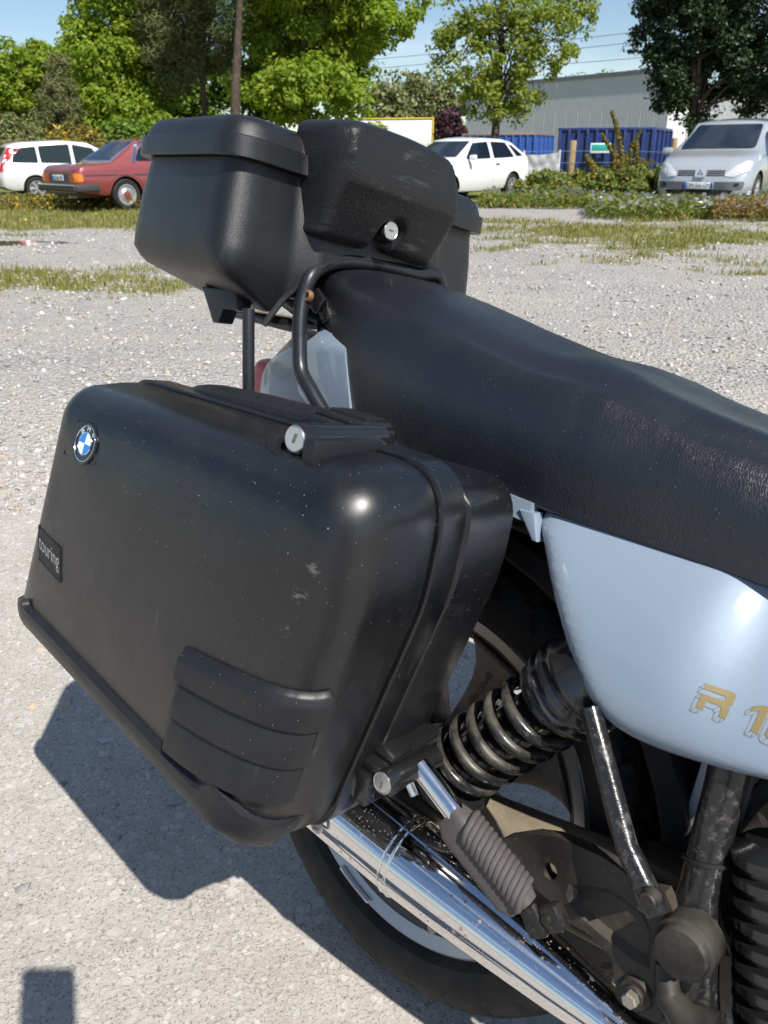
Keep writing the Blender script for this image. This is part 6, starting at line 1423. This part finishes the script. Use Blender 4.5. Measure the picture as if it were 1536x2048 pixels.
for i, (dx, dz, sx_, sz_) in enumerate(((0, .002, .088, .018), (.006, .013, .072, .009), (.012, .0185, .052, .004))): add_box(bm, g0 + Vector((dx, .004, dz - .006)), (sx_, .05 - .01 * i, sz_), None, .004, 3)
part('handle_end', bm, M['rubber'], pannier)
bm = bmesh.new(); r0 = B(290, 772, -.31); r1 = B(640, 868, -.31)
add_loft(bm, [[p + Vector((0, y, z)) for y, z in ((-.008, -.010), (-.008, .004), (.012, .005), (.012, -.010))] for p in (r0, r0.lerp(r1, .5), r1)]); bmesh.ops.recalc_face_normals(bm, faces=bm.faces); part('lid_hinge', bm, M['rubber'], pannier, 20)
# lower lock and hook
ll = B(766, 1565, -.305)
bm = bmesh.new(); add_lathe(bm, [(.0115, 0), (.0122, .002), (.0122, .02), (.0118, .05), (.011, .07)], ll, (.1, 1, .12), 32); part('lock_barrel', bm, M['gloss_black'], pannier)
lock_face(ll + Vector((0, -.0005, 0)), (.02, -1, .03), .0108, pannier)
bm = bmesh.new(); add_box(bm, ll + Vector((0, -.0022, -.002)), (.0016, .0012, .0075), None, 0); part('key_slot', bm, M['slot'], pannier, 0)
bm = bmesh.new()
ab = Matrix.Rotation(R_(12), 3, 'X')
add_box(bm, B(800, 1502, -.262), (.030, .085, .020), ab, .003); add_box(bm, B(800, 1502, -.262) + Vector((.003, -.018, .010)), (.026, .03, .006), ab, .001)
add_box(bm, B(806, 1536, -.262), (.026, .06, .022), ab, .003); add_box(bm, B(742, 1568, -.295), (.016, .03, .032), None, .002); add_box(bm, B(835, 1480, -.225), (.03, .03, .034), None, .003)
part('latch', bm, M['gloss_black'], pannier, 25)
bm = bmesh.new(); add_tube(bm, [B(690, 1600, -.29), B(745, 1572, -.285)], .0045, 10); add_tube(bm, [B(815, 1548, -.24), B(832, 1590, -.24)], .006, 10); part('catch_rod', bm, M['chrome_clean'], pannier)
# ------------------------------------------------------------------ the photographer behind the lens (only the shadow falls into the picture)
RV = Vector(_r); UV = Vector(_u); BV = Vector(_b); CO = Vector((0, 0, CAM_H))
def cpt(r, u, b): return CO + RV * r + UV * u + BV * b
phone = empty('phone', 'black phone held upright by the photographer', 'phone', loc=cpt(0, 0, .012)); pm = Matrix((RV, UV, BV)).transposed()
bm = bmesh.new(); pl = roundpoly([(-.048, -.136), (.0285, -.136), (.0285, .021), (-.048, .021)], .009, 6)
prism(bm, pl, lambda u, v, d: RV * u + UV * v + BV * d, -.002, .0065, .002); obj_from_bm('body', bm, M['gloss_black'], phone)
bm = bmesh.new(); pl = roundpoly([(-.046, -.134), (.0265, -.134), (.0265, .019), (-.046, .019)], .007, 6)
prism(bm, pl, lambda u, v, d: RV * u + UV * v + BV * d, .0066, .0072); obj_from_bm('screen', bm, M['glass'], phone)
def skinned(name, joints, edges, mats, parent=None, sub=2, pick=None):
    """joints: {key: (point, radius)}; grows one continuous surface over the skeleton"""
    keys = list(joints); me = bpy.data.meshes.new(name); me.from_pydata([tuple(joints[k][0]) for k in keys], [(keys.index(a_), keys.index(b_)) for a_, b_ in edges], [])
    o = bpy.data.objects.new(name, me); COL.objects.link(o); o.modifiers.new('skin', 'SKIN'); sm_ = o.modifiers.new('s', 'SUBSURF'); sm_.levels = sub; sm_.render_levels = sub
    for i, k in enumerate(keys):
        r = joints[k][1]; o.data.skin_vertices[0].data[i].radius = r if isinstance(r, tuple) else (r, r)
    o.data.skin_vertices[0].data[0].use_root = True
    dg = bpy.context.evaluated_depsgraph_get(); m2 = bpy.data.meshes.new_from_object(o.evaluated_get(dg)); bpy.data.objects.remove(o)
    m2.materials.clear()
    for m_ in mats: m2.materials.append(m_)
    if pick:
        for p in m2.polygons: p.material_index = pick(p.center)
    for p in m2.polygons: p.use_smooth = True
    o = bpy.data.objects.new(name, m2); COL.objects.link(o)
    if parent is not None: o.parent = parent
    return o
person = empty('person', 'photographer in a dark shirt and jeans holding up a phone', 'person', loc=(0, -.5, 0)); PO = Vector((0, -.5, 0))
skin_m = simple('skin', (.42, .25, .18), .5); shirt_m = simple('navy shirt', (.03, .04, .07), .8); jean_m = simple('jeans', (.05, .07, .12), .8); hair_m = simple('brown hair', (.03, .02, .015), .6)
hl = cpt(-.052, -.105, .02) - PO; hr_ = cpt(.035, -.125, .02) - PO
J = dict(pelvis=((0, .02, .80), (.15, .11)), waist=((0, .03, .95), (.13, .095)), chest=((0, .05, 1.13), (.15, .11)), clav=((0, .06, 1.24), (.10, .075)), neck=((0, .075, 1.31), .05), chin=((0, .10, 1.37), .062), head=((0, .095, 1.45), (.075, .092)), crown=((0, .085, 1.525), (.055, .07)))
E2 = [('pelvis', 'waist'), ('waist', 'chest'), ('chest', 'clav'), ('clav', 'neck'), ('neck', 'chin'), ('chin', 'head'), ('head', 'crown')]
for sd, nm, hnd in ((-1, 'l', hl), (1, 'r', hr_)):
    J[nm + 'sh'] = ((sd * .165, .05, 1.22), .06); J[nm + 'el'] = ((sd * .215, .12, .97), .04); J[nm + 'wr'] = (tuple(Vector((sd * .215, .12, .97)).lerp(hnd + Vector((sd * .02, -.02, -.04)), .93)), .025); J[nm + 'palm'] = (tuple(hnd + Vector((sd * .022, -.008, -.012))), (.03, .014))
    J[nm + 'hip'] = ((sd * .095, .02, .74), .085); J[nm + 'kn'] = ((sd * .115, .07, .43), .058); J[nm + 'an'] = ((sd * .12, .0, .09), .04); J[nm + 'toe'] = ((sd * .135, .16, .035), (.04, .03))
    E2 += [('clav', nm + 'sh'), (nm + 'sh', nm + 'el'), (nm + 'el', nm + 'wr'), (nm + 'wr', nm + 'palm'), ('pelvis', nm + 'hip'), (nm + 'hip', nm + 'kn'), (nm + 'kn', nm + 'an'), (nm + 'an', nm + 'toe')]
    pb_ = Vector(J[nm + 'palm'][0])
    for f in range(4):
        b0_ = pb_ + UV * (.028 - .018 * f) + RV * (-sd * .004) + BV * (-.012); ln = (.03, .034, .032, .026)[f]; prev = nm + 'palm'
        for k, (dv, rr_) in enumerate(((Vector((0, 0, 0)), .0085), (-BV * .010 - RV * sd * ln * .6, .008), (-RV * sd * ln * 1.3 - BV * .010, .007))):
            key = f'{nm}f{f}{k}'; J[key] = (tuple(b0_ + dv), rr_); E2.append((prev, key)); prev = key
    th = pb_ + UV * .03 + BV * .012; J[nm + 't0'] = (tuple(th), .010); J[nm + 't1'] = (tuple(th + UV * .024 - RV * sd * .016 + BV * .004), .008); E2 += [(nm + 'palm', nm + 't0'), (nm + 't0', nm + 't1')]
def pick(c):
    if c.z < .84 and abs(c.x) < .3 and c.y < .3: return 2 if c.z > .1 else 3
    if c.z > 1.29 or (c.y > .17 and c.z > .9): return 0
    return 1
body = skinned('body', J, E2, [skin_m, shirt_m, jean_m, M['rubber']], person, 2, pick)
bm = bmesh.new(); bmesh.ops.create_icosphere(bm, subdivisions=3, radius=1.0)
for v in bm.verts: v.co = Vector((v.co.x * .083, v.co.y * .098 + .078, v.co.z * .085 + 1.485)) + Vector((random.gauss(0, .002), random.gauss(0, .002), random.gauss(0, .002)))
for v in list(bm.verts):
    if v.co.y > .13 and v.co.z < 1.53: v.co.y -= .05
obj_from_bm('hair', bm, hair_m, person)
for sd in (-1, 1):
    bm = bmesh.new(); add_lathe(bm, [(0, 0), (.011, .0), (.009, .006), (0, .008)], (sd * .032, .168, 1.455), (0, 1, 0), 16, caps=False); obj_from_bm('eye', bm, M['white_enamel'], person)
    bm = bmesh.new(); add_box(bm, (sd * .078, .085, 1.44), (.016, .03, .055), None, .006); obj_from_bm('ear', bm, skin_m, person)
bm = bmesh.new(); add_loft(bm, [[Vector((x, y, z)) for x, y in ((-.011 * s, .165), (0, .165 + .026 * s), (.011 * s, .165), (0, .15))] for z, s in ((1.395, .9), (1.405, 1), (1.425, .7), (1.45, .35))]); obj_from_bm('nose', bm, skin_m, person)
bm = bmesh.new(); add_box(bm, (0, .163, 1.372), (.042, .012, .012), None, .004); obj_from_bm('mouth', bm, simple('lips', (.36, .15, .13), .5), person)
